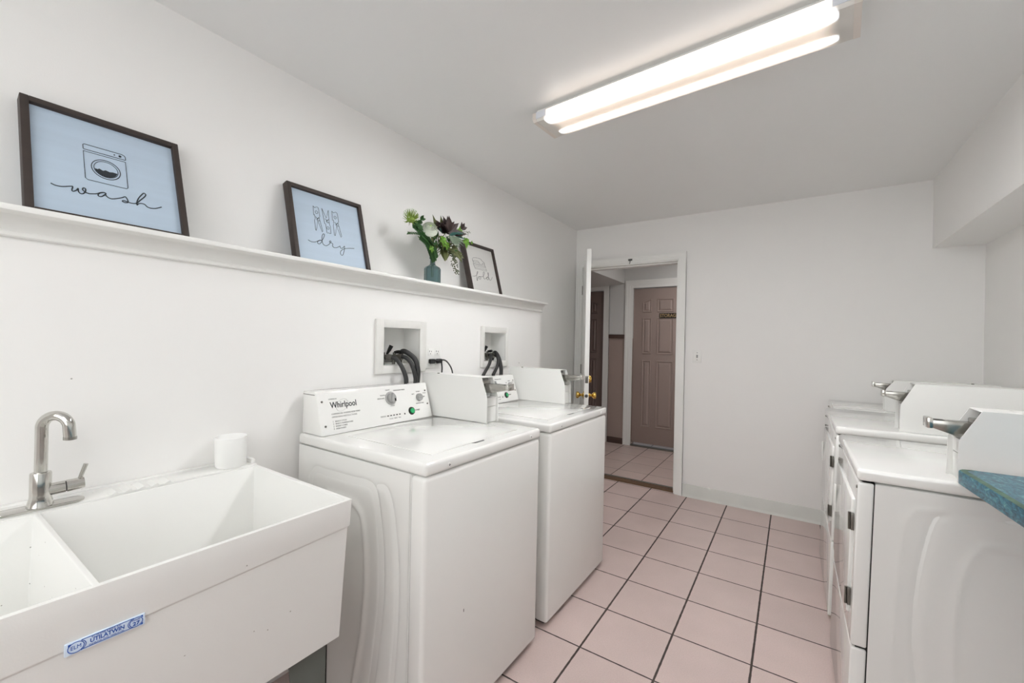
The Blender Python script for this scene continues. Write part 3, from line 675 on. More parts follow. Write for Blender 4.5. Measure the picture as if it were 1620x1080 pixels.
def hose(name, pts, r, label, group=None, collar=True):
    t = empty(name, label, 'hose', pts[0], group=group); o0 = Vector(pts[0]); pts = [Vector(p)-o0 for p in pts]
    MB().tube(smooth_path(pts, 8), r, 14).build('tube', RUBBER, t)
    if collar:
        d = (pts[1]-pts[0]).normalized(); MB().cyl(pts[0]-d*0.004, pts[0]+d*0.018, r*1.45, n=12).build('collar', HINGE, t)
    return t
G = 'black washer hoses'
hose('washer_hose', [(0.203, -2.515, 1.215), (0.235, -2.500, 1.210), (0.262, -2.487, 1.175), (0.285, -2.478, 1.125), (0.288, -2.475, 1.092)], 0.0105, 'left black hose from the near supply box, arching behind the near washer')
hose('washer_hose', [(0.203, -2.448, 1.215), (0.240, -2.440, 1.213), (0.268, -2.425, 1.180), (0.290, -2.420, 1.120), (0.291, -2.419, 1.092)], 0.0105, 'middle black hose from the near supply box, behind the near washer')
hose('drain_hose', [(0.150, -2.400, 1.18), (0.185, -2.420, 1.235), (0.225, -2.425, 1.240), (0.262, -2.400, 1.205), (0.282, -2.396, 1.15), (0.285, -2.402, 1.092)], 0.0125, 'thicker black drain hose arching highest from the near supply box', collar=False)
hose('washer_hose', [(0.203, -1.730, 1.213), (0.240, -1.735, 1.212), (0.262, -1.775, 1.165), (0.270, -1.83, 1.115), (0.271, -1.852, 1.092)], 0.010, 'left black hose slanting down from the far supply box')
hose('washer_hose', [(0.203, -1.665, 1.213), (0.240, -1.665, 1.205), (0.262, -1.685, 1.160), (0.270, -1.73, 1.11), (0.271, -1.750, 1.092)], 0.010, 'middle black hose slanting down from the far supply box')
hose('drain_hose', [(0.150, -1.600, 1.18), (0.185, -1.625, 1.225), (0.225, -1.655, 1.225), (0.255, -1.660, 1.185), (0.270, -1.662, 1.13), (0.272, -1.663, 1.092)], 0.0125, 'thicker black drain hose dropping straight from the far supply box', collar=False)
t = empty('wall_outlet', 'white double outlet plate on the half wall between the supply boxes', 'outlet', (B, -2.232, 1.213))
box('plate', (0, -0.058, -0.062), (0.006, 0.058, 0.062), TRIM, t, 0.003)
for yy in (-0.025, 0.025):
    for zz in (0.025, -0.028):
        m = MB(); m.box((0.005, yy-0.017, zz-0.019), (0.0085, yy+0.017, zz+0.019), 0.003); rc = m.build('receptacle', TRIM, t)
        m = MB(); m.box((0.0080, yy-0.0085, zz-0.001), (0.0092, yy-0.0055, zz+0.009)); m.box((0.0080, yy+0.0055, zz-0.001), (0.0092, yy+0.0085, zz+0.007)); m.cyl((0.008, yy, zz-0.009), (0.0092, yy, zz-0.009), 0.0028, n=10); m.build('slots', GREYD, rc)
for k, (y0, pts, lab) in enumerate(((-2.258, [(0.245, -2.245, 1.196), (0.262, -2.215, 1.190), (0.262, -2.203, 1.160), (0.264, -2.205, 1.12), (0.266, -2.206, 1.05)], 'black power cord plugged in at the left, dropping behind the near washer'), (-2.205, [(0.245, -2.200, 1.196), (0.262, -2.178, 1.193), (0.266, -2.150, 1.170), (0.268, -2.130, 1.14), (0.269, -2.118, 1.093)], 'black power cord plugged in at the right, curving towards the far washer'))):
    t = empty('power_cord', lab, 'cord', (0.229, y0, 1.185)); o0 = Vector((0.229, y0, 1.185))
    m = MB(); m.box((0.0, -0.016, -0.008), (0.022, 0.020, 0.017), 0.006); m.build('plug', BLACK, t)
    MB().tube(smooth_path([Vector(p)-o0 for p in pts], 8), 0.0038, 8).build('wire', BLACK, t)

# ------------------------------------------------------------------ embossed side panel
def seg_dist(px, pz, pts):
    best = 1e9
    for (a, b), (c, d) in zip(pts, pts[1:]):
        vx, vz = c-a, d-b; L2 = vx*vx+vz*vz; t = max(0, min(1, ((px-a)*vx+(pz-b)*vz)/L2)) if L2 else 0
        best = min(best, math.hypot(px-a-t*vx, pz-b-t*vz))
    return best
def dense(pts, sub=5): return [(p.x, p.z) for p in smooth_path([(a, 0, b) for a, b in pts], sub)]
def emboss_panel(x0, x1, z0, z1, y, grooves, nx=110, nz=130, out=-1):
    """side panel in the XZ plane at y; grooves: (points, width, depth)"""
    m = MB(); V = []
    for j in range(nz+1):
        row = []
        for i in range(nx+1):
            px = x0+(x1-x0)*i/nx; pz = z0+(z1-z0)*j/nz; d = 0
            for pts, w, dep in grooves:
                q = seg_dist(px, pz, pts)
                if q < w*2.5: d += dep*math.exp(-(q/w)**2)
            row.append(m.bm.verts.new((px, y+out*d, pz)))
        V.append(row)
    for j in range(nz):
        for i in range(nx): m.bm.faces.new((V[j][i], V[j][i+1], V[j+1][i+1], V[j+1][i]))
    return m

# ------------------------------------------------------------------ coin box (shared by washers and dryers)
def coin_box(parent, x0, x1, y0, y1, z0, zk, zt, dx, ymech, sgn=1, ext=0.098, zo=0.008):
    """x0 = back, x1 = front at the base; sgn=+1 faces +x, -1 faces -x"""
    X = lambda a: x0+sgn*a; D = abs(x1-x0); th = 0.003
    prof = [(X(0), z0), (X(D), z0), (X(D-0.002), zk), (X(D-dx), zt), (X(0), zt)]
    m = MB()
    for a, b in ((y0, y0+th), (y1-th, y1)): m.prism(prof, 'y', a, b)
    m.prism([(X(0), zt-th), (X(D-dx), zt-th), (X(D-dx), zt), (X(0), zt)], 'y', y0+th, y1-th); m.prism([(X(0), z0), (X(th), z0), (X(th), zt-th), (X(0), zt-th)], 'y', y0+th, y1-th)
    hood = m.build('coin_box', METALW, parent)
    # recessed vault door below, sloped meter plate above, small shelf between
    m = MB(); m.box((min(X(D-0.016), X(D-0.013)), y0+th, z0), (max(X(D-0.016), X(D-0.013)), y1-th, z0+(zk-z0)*0.62)); m.box((min(X(D-0.016), X(D-0.013)), y0+th, z0+(zk-z0)*0.64), (max(X(D-0.016), X(D-0.013)), y1-th, zk)); m.build('vault_door', METALW, hood)
    m = MB(); m.prism([(X(D-0.045), zk-0.004), (X(D-0.010), zk-0.004), (X(D-0.010), zk), (X(D-0.045), zk)], 'y', y0+th, y1-th); m.build('shelf', METALW, hood)
    m = MB(); m.prism([(X(D-0.045), zk), (X(D-0.042), zk), (X(D-0.042-dx*0.6), zt-th), (X(D-0.045-dx*0.6), zt-th)], 'y', y0+th, y1-th); m.build('meter_plate', GREYP, hood)
    # chrome slide
    zc = (zk+zt)/2+zo; yc = (y0+y1)/2+ymech; L0, L1 = D-0.055, D+ext-0.005
    m = MB(); m.prism([(X(L0), zc-0.034), (X(D-0.005), zc-0.032), (X(L1-0.005), zc-0.013), (X(L1-0.005), zc+0.009), (X(L0), zc+0.009)], 'y', yc-0.022, yc+0.022, 0.0012)
    sl = m.build('coin_slide', CHROME_D, hood); sl['label'] = 'chrome coin slide'
    m = MB(); m.box((min(X(L1-0.008), X(L1+0.005)), yc-0.025, zc-0.015), (max(X(L1-0.008), X(L1+0.005)), yc+0.025, zc+0.015), 0.002); m.build('push_bar', CHROME, sl)
    m = MB()
    for k in range(4):
        yy = yc-0.015+k*0.010; m.box((min(X(L1-0.035), X(L1-0.012)), yy-0.0016, zc+0.0088), (max(X(L1-0.035), X(L1-0.012)), yy+0.0016, zc+0.0096))
    m.build('coin_slots', GREYD, sl)
    m = MB(); m.box((min(X(D-0.060), X(D-0.038)), yc-0.030, zc-0.026), (max(X(D-0.060), X(D-0.038)), yc+0.030, zc+0.020), 0.003); m.build('slide_housing', CHROME_D, hood)
    m = MB(); m.cyl((X(D*0.22), y0+0.02, zt), (X(D*0.22), y0+0.02, zt+0.004), 0.006, n=12); m.build('screw', HINGE, hood)
    return hood

# ------------------------------------------------------------------ washing machines
def make_washer(loc_, label):
    """origin: floor at back/near corner; x forward into the room, y along the wall"""
    r = empty('washing_machine', label, 'washing machine', loc_, group='white coin-operated top-load washers')
    Wd = 0.685; D = 0.688; T = 0.93
    m = MB(); m.box((0.0, 0.006, 0.02), (D-0.066, Wd, 0.887), 0.004); m.build('cabinet', ENAMEL_S, r)
    ox, oz = -0.24, 0.0
    G1 = dense([(0.30+ox, 0.10), (0.295+ox, 0.45), (0.32+ox, 0.72), (0.345+ox, 0.802), (0.419+ox, 0.809), (0.56+ox, 0.812), (0.655+ox, 0.816), (0.690+ox, 0.800), (0.709+ox, 0.745), (0.730+ox, 0.626), (0.736+ox, 0.476), (0.720+ox, 0.318), (0.698+ox, 0.172), (0.68+ox, 0.10)])
    G2 = dense([(0.712+ox, 0.818), (0.745+ox, 0.820), (0.768+ox, 0.79), (0.789+ox, 0.717), (0.808+ox, 0.576), (0.808+ox, 0.392), (0.794+ox, 0.216), (0.78+ox, 0.12)])
    G3 = dense([(0.44+ox, 0.738), (0.56+ox, 0.740), (0.615+ox, 0.722), (0.642+ox, 0.679), (0.662+ox, 0.529), (0.655+ox, 0.40), (0.640+ox, 0.286), (0.607+ox, 0.129)])
    m = emboss_panel(0.0, D-0.069, 0.02, 0.8875, 0.004, [(G1, 0.011, 0.007), (G2, 0.010, 0.004), (G3, 0.012, -0.008)], out=1)
    m.box((0.0, 0.004, 0.0205), (D-0.07, 0.0045, 0.021))
    m.build('side_panel', ENAMEL_S, r, ang=60)
    m = MB(); m.box((D-0.066, 0.0, 0.022), (D, Wd, 0.8865), 0.014, 4); m.build('front_panel', ENAMEL, r)
    m = MB(); m.box((0.05, 0.03, 0.003), (D-0.03, Wd-0.03, 0.025)); m.build('base', BLACK, r)
    for a in (0.07, D-0.06):
        for b in (0.05, Wd-0.05): m = MB(); m.cyl((a, b, 0.0), (a, b, 0.02), 0.018, n=12); m.build('foot', GREYD, r)
    m = MB(); m.box((-0.002, 0.0, 0.8895), (D+0.002, Wd, T), 0.011, 4); m.build('top_deck', ENAMEL, r)
    # lid: slightly raised plate with a surrounding channel and finger notch
    m = MB(); m.box((0.190, 0.085, T-0.001), (0.628, 0.590, T+0.0025), 0.002, 3)
    lid = m.build('lid', ENAMEL, r)
    m = MB(); m.prism([(0.628, 0.290), (0.640, 0.300), (0.640, 0.350), (0.628, 0.360)], 'z', T+0.0002, T+0.0012); m.build('finger_notch', GREYD, lid)
    for b in (0.102, 0.602):
        m = MB(); m.lathe([(0.007, 0), (0.006, 0.0025), (0, 0.003)], (D+0.002, b, T-0.023), 'X', 16); sc = m.build('screw', TRIM, r)
        m = MB(); m.box((D+0.0045, b-0.004, T-0.024), (D+0.0055, b+0.004, T-0.022)); m.box((D+0.0045, b-0.001, T-0.027), (D+0.0055, b+0.001, T-0.019)); m.build('slot', GREYD, sc)
    # console
    c0, c1 = 0.015, 0.592
    prof = [(0.0, T+0.001), (0.135, T+0.001), (0.085, 1.088), (0.079, 1.092), (0.0, 1.092)]
    m = MB(); m.prism(prof, 'y', c0, c1, 0.0025); con = m.build('console', ENAMEL, r)
    n = Vector((1.088-T, 0, 0.050)).normalized(); up = Vector((-0.050, 0, 1.088-T)).normalized(); base = Vector((0.135, 0, T+0.001)); LN = math.hypot(0.05, 1.088-T)
    P = lambda y, h, o=0.0005: base+up*h+n*o+Vector((0, y, 0))
    m = MB(); m.box((0.002, c0-0.0005, T+0.150), (0.079, c0+0.001, T+0.1525)); m.build('cover_seam', GREYD, con)
    def disc(name, y, h, rad, dep, mt, par, k=24):
        m = MB(); m.cyl(P(y, h, 0), P(y, h, dep), rad, rad*0.9, n=k); return m.build(name, mt, par)
    for (y, h) in ((0.034, 0.130), (0.034, 0.035), (0.575, 0.130), (0.575, 0.065)): disc('screw', y, h, 0.0042, 0.002, HINGE, con, 12)
    k1 = disc('cycle_knob', 0.362, 0.112, 0.024, 0.013, GREYP, con)
    m = MB()
    m.cyl(P(0.362, 0.112, 0), P(0.362, 0.112, 0.002), 0.030); m.build('knob_skirt', GREYPALE, k1)
    m = MB(); cc = P(0.362, 0.112, 0.016); m.tube([cc-up*0.019+Vector((0, -0.009, 0)), cc+up*0.019+Vector((0, 0.004, 0))], 0.006, 8); m.build('knob_grip', GREYP, k1)
    m = MB(); cc = P(0.376, 0.102, 0.0135); m.tube([cc-up*0.006, cc+up*0.006], 0.0036, 6); m.build('pointer', BLACK, k1)
    k2 = disc('temperature_knob', 0.528, 0.100, 0.0185, 0.012, GREYP, con)
    m = MB(); cc = P(0.528, 0.100, 0.013); m.tube([cc-Vector((0, 0.016, 0)), cc+Vector((0, 0.024, 0))], [0.004, 0.003], 8); m.build('knob_grip', GREYP, k2)
    g = disc('button_bezel', 0.468, 0.042, 0.0185, 0.005, BLACK, con)
    gb = disc('start_button', 0.468, 0.042, 0.0125, 0.009, GREEN, g); gb['label'] = 'green start button'
    Yv = (0, 1, 0)
    text('lettering', 'START', 0.0095, GREYD, con, P(0.492, 0.042), Yv, up)
    m = MB()
    for k in range(5):
        y = 0.330+k*0.0165; a = P(y, 0.036, 0.0004); m = MB(); m.box((-0.0003, -0.0045, -0.0022), (0.0003, 0.0045, 0.0022), 0, m=Matrix.Translation(a) @ Vector((1, 0, 0)).rotation_difference(n).to_matrix().to_4x4()); m.build('status_light', BLACK, con)
    m = MB(); a = P(0.425, 0.034, 0.0004); m.box((-0.0004, -0.003, -0.0035), (0.0004, 0.003, 0.0035), 0, m=Matrix.Translation(a) @ Vector((1, 0, 0)).rotation_difference(n).to_matrix().to_4x4())
    m.build('status_light', BLACK, con)
    lo = text('brand_lettering', 'Whirlpool', 0.0345, INK, con, P(0.066, 0.112), Yv, up, bold=0.0002, xs=0.82); lo['label'] = 'dark Whirlpool lettering'
    m = MB()
    m.tube([P(0.118+0.030*math.cos(t)*0.85+0.010*math.sin(t), 0.110+0.024*math.sin(t), 0.0002) for t in [R(20+k*13) for k in range(24)]], 0.0005, 5); m.build('brand_swirl', GREYPALE, con)
    text('lettering', 'COMMERCIAL', 0.0065, GREYP, con, P(0.062, 0.137), Yv, up, xs=0.9)
    for h, s, sz in ((0.078, 'COMMERCIAL WASHER NON VEND', 0.0080), (0.066, 'OPERATING INSTRUCTIONS', 0.0088)): text('lettering', s, sz, GREYPALE if h < .07 else GREYP, con, P(0.066, h), Yv, up)
    for i, s in enumerate(('1   SELECT CYCLE', '2   SELECT TEMPERATURE', '3   INSERT COINS', '4   PUSH START')): text('lettering', s, 0.0078, GREYP, con, P(0.066, 0.049-i*0.0095), Yv, up)
    for (y, h, s, al) in ((0.335, 0.128, 'WHITES', 'RIGHT'), (0.328, 0.115, 'DELICATES', 'RIGHT'), (0.352, 0.150, 'HEAVY', 'CENTER'), (0.383, 0.145, 'PERMANENT PRESS', 'LEFT'), (0.365, 0.078, 'CYCLE', 'CENTER'), (0.528, 0.072, 'TEMPERATURE', 'CENTER'), (0.528, 0.128, 'WARM', 'CENTER'), (0.504, 0.118, 'HOT', 'RIGHT'), (0.556, 0.118, 'COLD', 'LEFT'), (0.318, 0.036, 'STATUS', 'RIGHT')):
        text('lettering', s, 0.0078, GREYP, con, P(y, h), Yv, up, al)
    text('lettering', 'WASH   RINSE   SPIN', 0.0070, GREYPALE, con, P(0.335, 0.022), Yv, up)
    coin_box(r, 0.04, 0.452, 0.613, 0.700, T+0.001, 1.043, 1.136, 0.036, 0.0, 1)
    return r
w1 = make_washer((0.239, -2.974, 0), 'near white top-load washer standing beside the laundry sink')
w2 = copy_tree(w1); w2.location = (0.235, -2.190, 0); w2['label'] = 'far white top-load washer standing closest to the doorway'
# the near washer's front has a small chip in the enamel
MB().box((0.6880, 0.190, 0.393), (0.6886, 0.193, 0.403), 0.0002).build('paint_chip', GREYD, w1)

# ------------------------------------------------------------------ dryers
def make_dryer(y0, Wd, xf, label, lean=0.020, coin=None, D=0.72):
    """origin: floor at front/near corner; front faces -x, local +x towards the right wall"""
    r = empty('clothes_dryer', label, 'dryer', (xf, y0, 0), group='white coin-operated dryers'); T = 0.93; zs = 0.378
    sh = lambda z: -lean*(0.89-z)/0.89
    m = MB(); m.box((0.042, 0.004, 0.02), (D, Wd-0.004, 0.888), 0.004)
    for v in m.bm.verts: v.co.x += sh(v.co.z)*(1-v.co.x/D)
    m.build('cabinet', ENAMEL_S, r)
    ox = -xf
    ga = dense([(2.30+ox, 0.840), (2.162+ox, 0.838), (2.128+ox, 0.815), (2.113+ox, 0.766), (2.102+ox, 0.589), (2.10+ox, 0.30), (2.115+ox, 0.12)])
    gb = dense([(2.55+ox, 0.842), (2.253+ox, 0.842), (2.200+ox, 0.832), (2.176+ox, 0.80), (2.155+ox, 0.675), (2.147+ox, 0.571), (2.147+ox, 0.435), (2.157+ox, 0.337), (2.17+ox, 0.12)])
    gc = dense([(2.48+ox, 0.770), (2.298+ox, 0.768), (2.271+ox, 0.750), (2.252+ox, 0.715), (2.233+ox, 0.634), (2.226+ox, 0.533), (2.228+ox, 0.37), (2.24+ox, 0.14)])
    if coin and coin.get('emb'):
        m = emboss_panel(0.0408, D, 0.02, 0.888, 0.001, [(ga, 0.011, 0.0025), (gb, 0.011, -0.0036), (gc, 0.011, 0.0036)])
        for v in m.bm.verts: v.co.x += sh(v.co.z)*(1-v.co.x/D)
        m.build('side_panel', ENAMEL_S, r, ang=60)
    def sheared(a, b, bev, seg=3):
        m = MB(); m.box(a, b, bev, seg)
        for v in m.bm.verts: v.co.x += sh(v.co.z)
        return m
    sheared((0.0, 0, zs+0.003), (0.0392, Wd, 0.888), 0.006).build('front_panel', ENAMEL, r)
    sheared((0.0, 0, 0.020), (0.0392, Wd, zs-0.003), 0.006).build('toe_panel', ENAMEL, r)
    m = MB(); m.box((0.012, 0.008, 0.03), (0.042, Wd-0.008, 0.888)); 
    for v in m.bm.verts:
        v.co.x += sh(v.co.z)*(1 if v.co.x < 0.03 else 0.95)
    m.build('gap_shadow_strip', GAP, r)
    # door plate
    d0, d1, e0, e1 = 0.050, Wd-0.075, 0.455, 0.822
    m = sheared((-0.009, d0, e0), (0.004, d1, e1), 0.005); dd = m.build('door', ENAMEL, r)
    for z in (0.750, 0.510):
        m = MB(); xx = sh(z)
        m.box((xx-0.009, d0-0.012, z-0.027), (xx-0.0005, d0-0.002, z+0.027), 0.001); m.cyl((xx-0.012, d0-0.002, z-0.027), (xx-0.012, d0-0.002, z+0.027), 0.004, n=10); m.build('hinge', HINGE, dd)
    m = MB(); xx = sh(0.68); m.box((xx-0.018, d1-0.035, 0.620), (xx-0.0085, d1-0.018, 0.735), 0.004); m.build('door_pull', ENAMEL, dd)
    for yy in (0.012, Wd-0.035):
        for z in ((0.872,) if yy < 0.1 else (0.884, 0.826)):
            m = MB(); m.lathe([(0.006, 0.0005), (0.005, -0.003), (0, -0.004)], (sh(z), yy, z), 'X', 12); m.build('screw', HINGE, r)
    m = MB(); m.box((-0.002, 0.0, 0.893), (D+0.002, Wd, T), 0.011, 4); m.build('top_deck', ENAMEL, r)
    m = MB(); m.prism([(D-0.10, T+0.001), (D, T+0.001), (D, 1.06), (D-0.065, 1.06)], 'y', 0.13, Wd-0.02, 0.003); m.build('console', ENAMEL, r)
    for a in (0.06, D-0.06):
        for b in (0.05, Wd-0.05): MB().cyl((a, b, 0.0), (a, b, 0.022), 0.018, n=12).build('foot', GREYD, r)
    c = coin
    hood = coin_box(r, c['xb']-xf, c['x1']-xf, c['ya']-y0, c['yb']-y0, T+0.001, c['zk'], c['zt'], c['dx'], c.get('ym', 0), -1, ext=0.058, zo=-0.004)
    return r
make_dryer(-2.190, 0.640, 2.005, 'nearest white dryer, its bare side facing the viewer under the blue countertop', coin=dict(x1=2.221, xb=2.80, ya=-2.189, yb=-2.085, zk=1.048, zt=1.135, dx=0.047, emb=True), D=0.80)
make_dryer(-1.337, 0.755, 2.009, 'middle white dryer between the nearest dryer and the one by the back wall', coin=dict(x1=2.240, xb=2.79, ya=-1.301, yb=-1.19, zk=1.052, zt=1.149, dx=0.050), D=0.79)
make_dryer(-0.555, 0.530, 2.053, 'farthest white dryer, tucked against the back wall', lean=0.0, coin=dict(x1=2.298, xb=2.77, ya=-0.524, yb=-0.44, zk=1.066, zt=1.118, dx=0.040), D=0.74)

# ------------------------------------------------------------------ blue countertop
ct = empty('countertop', 'blue marbled laminate countertop with worn edge beside the nearest dryer', 'countertop', (2.196, -2.278, 0))
pts = [(0.012, 0.0), (0.0, -0.012), (0.0, -0.058), (0.024, -0.5), (0.10, -2.0), (0.16, YB+2.279), (XR-2.198, YB+2.279), (XR-2.198, -0.006)]
pts = [(0.028, -0.004), (0.010, -0.010), (0.0, -0.026), (0.002, -0.060), (0.028, -0.5), (0.10, -2.0), (0.13, YB+2.279), (XR-2.198, YB+2.279), (XR-2.198, -0.004)]
m = MB(); m.prism(pts, 'z', 0.953, 0.989, 0.003); m.build('slab', LAMINATE, ct, ang=50)
band = [(0.0285, -0.006), (0.011, -0.012), (0.0015, -0.027), (0.0035, -0.060), (0.0295, -0.5), (0.1015, -2.0)]
inn = [(x+0.014, y-0.004) for x, y in band]
m = MB(); t_ = m.bm
va = [t_.verts.new((x, y, 0.9893)) for x, y in band]; vb = [t_.verts.new((x, y, 0.9893)) for x, y in inn]
for i in range(len(va)-1): t_.faces.new((va[i], va[i+1], vb[i+1], vb[i]))
m.build('worn_edge', EDGE, ct)
for y in (-2.45, -3.6, -4.8):
    m = MB(); m.prism([(XR-2.198-0.004, 0.953), (XR-2.198-0.28, 0.953), (XR-2.198-0.28, 0.938), (XR-2.198-0.03, 0.72), (XR-2.198-0.004, 0.70)], 'y', y+2.278-0.01, y+2.278+0.01); m.build('bracket', METALW, ct)

# ------------------------------------------------------------------ laundry sink
sk = empty('laundry_sink', 'white double-basin utility sink with blue maker label', 'sink', (B+0.002, -4.175, 0))
SX = 0.614; SY = 1.017; ZR = 0.862
m = MB(); bm = m.bm
xs = [0.0, 0.100, SX-0.013, SX]; ysn = [0.0, 0.013, 0.507, 0.517, SY-0.013, SY]
def V(x, y, z): return bm.verts.new((x, y, z))
grid = [[V(x, y, ZR) for y in ysn] for x in xs]
for i in range(3):
    for j in range(5):
        if i == 1 and j in (1, 3): continue
        bm.faces.new((grid[i][j], grid[i+1][j], grid[i+1][j+1], grid[i][j+1]))
zb = 0.515
for j in (1, 3):
    a = [grid[1][j], grid[2][j], grid[2][j+1], grid[1][j+1]]
    ins = [(0.030, 0.014), (-0.030, 0.014), (-0.030, -0.014), (0.030, -0.014)]
    b = [V(p.co.x+q[0], p.co.y+q[1], zb) for p, q in zip(a, ins)]
    for k in range(4): bm.faces.new((a[k], a[(k+1) % 4], b[(k+1) % 4], b[k]))
    bm.faces.new(b)
# outer rim skirt then tapered body
per = [grid[0][0], grid[3][0], grid[3][5], grid[0][5]]
def outer(ins, z, dz=0.0): return [V(ins*0.3, ins, z-dz), V(SX-ins, ins, z-dz), V(SX-ins, SY-ins, z), V(ins*0.3, SY-ins, z)]
lv = [per, outer(0.003, 0.790, 0.037), outer(0.007, 0.787, 0.037), outer(0.018, 0.490)]
# perimeter ring verts on the grid edges are merged by building skirt from all of them
edge0 = [grid[i][0] for i in range(4)]; 
for a, b in zip(lv, lv[1:]):
    for k in range(4): bm.faces.new((a[k], a[(k+1) % 4], b[(k+1) % 4], b[k]))
bm.faces.new(lv[-1])
bmesh.ops.recalc_face_normals(bm, faces=bm.faces)
es = [e for e in bm.edges if len(e.link_faces) == 2 and e.calc_face_angle(0) > 0.5]
bmesh.ops.bevel(bm, geom=es, offset=0.004, segments=3, profile=0.5, affect='EDGES', clamp_overlap=True)
m.build('tub', SINKW, sk, ang=50)
# raised faucet deck with soap grooves and end lip
m = MB(); m.box((0.0, 0.002, ZR-0.002), (0.098, SY-0.004, ZR+0.007), 0.003); m.box((0.0, SY-0.016, ZR), (0.082, SY-0.002, ZR+0.020), 0.004); m.box((0.0, 0.0, ZR), (0.012, SY-0.004, ZR+0.012), 0.003)
m.build('faucet_deck', SINKW, sk)
m = MB()
for k in range(5):
    y = 4.175-3.535+k*0.029
    m.prism([(y, ZR+0.006), (y+0.014, ZR+0.0135), (y+0.016, ZR+0.013), (y+0.017, ZR+0.006)], 'x', 0.045, 0.102)
m.build('soap_ridges', SINKW, sk)
for y in (0.26, 0.76): 
    m = MB(); m.lathe([(0.038, 0), (0.036, 0.003), (0.014, 0.001), (0, 0.001)], (0.33, y, zb), n=24); dn = m.build('drain', CHROME_D, sk)
    MB().cyl((0.33, y, 0.36), (0.33, y, 0.495), 0.019).build('tailpiece', TRIM, dn)
MB().tube(smooth_path([(0.33, 0.76, 0.37), (0.33, 0.74, 0.34), (0.33, 0.6, 0.335), (0.33, 0.35, 0.335), (0.33, 0.26, 0.37)], 6), 0.019, 14).build('drain_pipe', TRIM, sk)
MB().tube(smooth_path([(0.33, 0.5, 0.335), (0.33, 0.5, 0.26), (0.27, 0.5, 0.22), (0.2, 0.5, 0.26), (0.12, 0.5, 0.30), (0.0, 0.5, 0.30)], 6), 0.019, 14).build('trap', TRIM, sk)
for (x, y, sx_, sy_) in ((SX-0.040, SY-0.040, -1, -1), (SX-0.040, 0.040, -1, 1), (0.035, SY-0.040, 1, -1), (0.035, 0.040, 1, 1)):
    m = MB(); wt, wb = 0.105, 0.060; th = 0.003
    m.prism([(y, 0.495), (y+sy_*wt, 0.495), (y+sy_*wb, 0.0), (y, 0.0)], 'x', x, x+sx_*th)
    m.prism([(x, 0.495), (x+sx_*wt, 0.495), (x+sx_*wb, 0.0), (x, 0.0)], 'y', y, y+sy_*th)
    lg = m.build('leg', LEG, sk); lg['label'] = 'grey steel leg'
    m = MB(); m.lathe([(0.004, 0), (0.004, 0.003), (0, 0.003)], (x+0.002, y+sy_*0.02, 0.30), 'X', 10); m.build('leg_bolt', CHROME, lg)
# maker label on the rim skirt: local front face x = SX-0.0015
lb = empty('maker_label', 'x', 'x'); bpy.data.objects.remove(lb)
xl = SX-0.0005; y0 = 4.175-3.702; z0 = 0.7615; LW = 0.104; LH = 0.0205
lab = box('maker_label', (xl-0.004, y0, z0), (xl+0.0006, y0+LW, z0+LH), LBLUE, sk, 0.0004); lab['label'] = 'blue and white UTILATWIN label'
xo = xl+0.0008; dn_ = (0, 1, 0); upz = (0, 0, 1)
m = MB(); m.box((xo-0.0003, y0+0.020, z0+LH-0.0024), (xo, y0+LW-0.016, z0+LH-0.0012)); m.box((xo-0.0003, y0+0.020, z0+0.0022), (xo, y0+LW-0.016, z0+0.0034))
for cy_, rr in ((y0+0.0135, 0.0086), (y0+LW-0.0125, 0.0080)):
    m.tube([(xo, cy_+rr*1.15*math.cos(2*math.pi*k/32), z0+LH/2+rr*math.sin(2*math.pi*k/32)) for k in range(32)], 0.0006, 6, closed=True)
m.tube([(xo, y0+0.0135+0.0122*math.cos(t), z0+LH/2+0.0095*math.sin(t)) for t in [R(-60+k*6) for k in range(21)]], 0.0005, 6)
m.tube([(xo, y0+LW-0.0125+0.0115*math.cos(t), z0+LH/2+0.0092*math.sin(t)) for t in [R(120+k*6) for k in range(21)]], 0.0005, 6)
for (a, b, c, d, e, f) in ((y0+0.004, z0+LH-0.002, y0+0.008, z0+LH-0.002, y0+0.004, z0+LH-0.006), (y0+LW-0.003, z0+LH-0.002, y0+LW-0.007, z0+LH-0.002, y0+LW-0.003, z0+LH-0.006), (y0+LW-0.003, z0+0.002, y0+LW-0.007, z0+0.002, y0+LW-0.003, z0+0.006)):
    m.prism([(a, b), (c, d), (e, f)], 'x', xo-0.0003, xo)
m.build('label_border', BLUE, lab)
text('lettering', 'UTILATWIN', 0.0095, BLUE, lab, (xo, y0+LW/2+0.001, z0+LH/2+0.0006), dn_, upz, 'CENTER', 0.0002, 0.88, 0.0002)
text('lettering', 'E.L. MUSTEE & SONS, INC.', 0.0034, BLUE, lab, (xo, y0+LW/2, z0+LH-0.0040), dn_, upz, 'CENTER', 0.0002)
text('lettering', 'CLEVELAND, OHIO  MADE IN USA', 0.0030, BLUE, lab, (xo, y0+LW/2, z0+0.0050), dn_, upz, 'CENTER', 0.0002)
text('lettering', 'ELM', 0.0090, BLUE, lab, (xo, y0+0.0135, z0+LH/2), dn_, upz, 'CENTER', 0.0002, 0.85, 0.0)
text('lettering', '27', 0.0090, BLUE, lab, (xo, y0+LW-0.0125, z0+LH/2-0.0024), dn_, upz, 'CENTER', 0.0002, 1.1, 0.0002)
text('lettering', 'MODEL', 0.0032, BLUE, lab, (xo, y0+LW-0.0125, z0+LH/2+0.0042), dn_, upz, 'CENTER', 0.0002, 1.1)

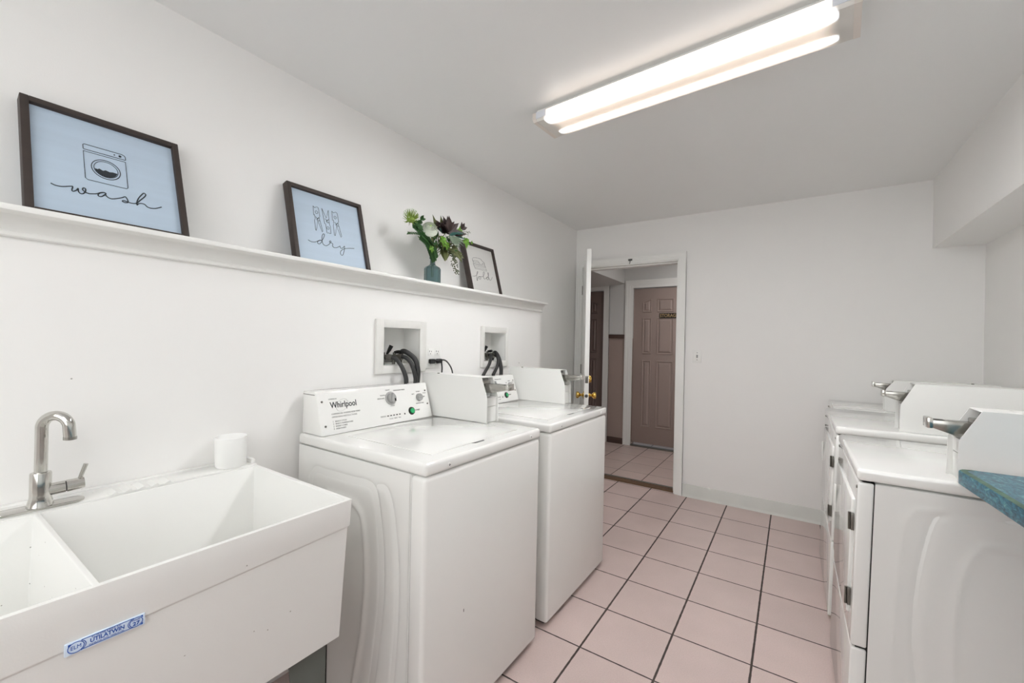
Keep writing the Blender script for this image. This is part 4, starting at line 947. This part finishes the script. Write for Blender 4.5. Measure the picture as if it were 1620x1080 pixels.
# faucet
FX, FY, FZ = 0.300, -3.656, 0.8692
fc = empty('faucet', 'chrome gooseneck faucet with side lever on the sink deck', 'faucet', (FX, FY, FZ))
m = MB(); half = 0.078; rr = 0.024; out = []
for k in range(33): t_ = R(-90+180*k/32); out.append((rr*math.cos(t_)*0+rr*math.sin(t_)*-1*-1, 0))
poly = [(rr*math.sin(R(a)), (half-rr)+rr*math.cos(R(a))) for a in range(90, -91, -12)]+[(rr*math.sin(R(a)), -(half-rr)+rr*math.cos(R(a))) for a in range(-90, -271, -12)]
m.prism(poly, 'z', 0.0, 0.006, 0.0015); m.build('base_plate', CHROME, fc, ang=30)
m = MB(); m.lathe([(0.024, 0.005), (0.0225, 0.012), (0.0190, 0.03), (0.0190, 0.084), (0.018, 0.087), (0.013, 0.088), (0, 0.088)]); bd = m.build('body', CHROME, fc)
sp = [Vector((0, 0, 0.08)), Vector((0, 0, 0.14)), Vector((0, 0, 0.190))]
u = Vector((0.73, 0.68, 0)).normalized(); Rr = 0.029
arc = [u*(Rr-Rr*math.cos(R(a)))+Vector((0, 0, 0.1965+Rr*math.sin(R(a)))) for a in range(0, 171, 10)]
last = arc[-1]+Vector((0, 0, -0.032))+u*0.003
m = MB(); m.tube(smooth_path(sp+arc+[last], 3), 0.0118, 20); m.build('spout', CHROME, fc, ang=60)
m = MB(); m.cyl(last+Vector((0, 0, 0.004)), last-Vector((0, 0, 0.003)), 0.0125); m.cyl(last, last-Vector((0, 0, 0.004)), 0.009); m.build('aerator', CHROME_D, fc)
hd = Vector((0.05, 1, 0)).normalized()
m = MB(); m.cyl((0, 0, 0.040), hd*0.042+Vector((0, 0, 0.042)), 0.0145); m.cyl(hd*0.044+Vector((0, 0, 0.042)), hd*0.076+Vector((0, 0, 0.044)), 0.0150, 0.0140); va_ = m.build('valve', CHROME, fc)
MB().cyl(hd*0.042+Vector((0, 0, 0.042)), hd*0.0445+Vector((0, 0, 0.042)), 0.0128).build('valve_ring', BLACK, va_)
m = MB(); m.cyl(hd*0.066+Vector((0, 0, 0.050)), hd*0.078+Vector((0.004, 0, 0.092)), 0.0042, 0.0050, n=14); m.build('lever', CHROME, va_)

# cup on the sink's far corner
cp = empty('plastic_cup', 'plain white cylindrical cup standing on the far back corner of the sink', 'cup', (0.283, -3.228, 0.8695))
m = MB(); m.lathe([(0.0, 0.0), (0.040, 0.0), (0.044, 0.006), (0.046, 0.097), (0.0445, 0.099), (0.043, 0.096), (0.041, 0.008), (0.0, 0.006)], n=40); m.build('cup_wall', CUPW, cp)
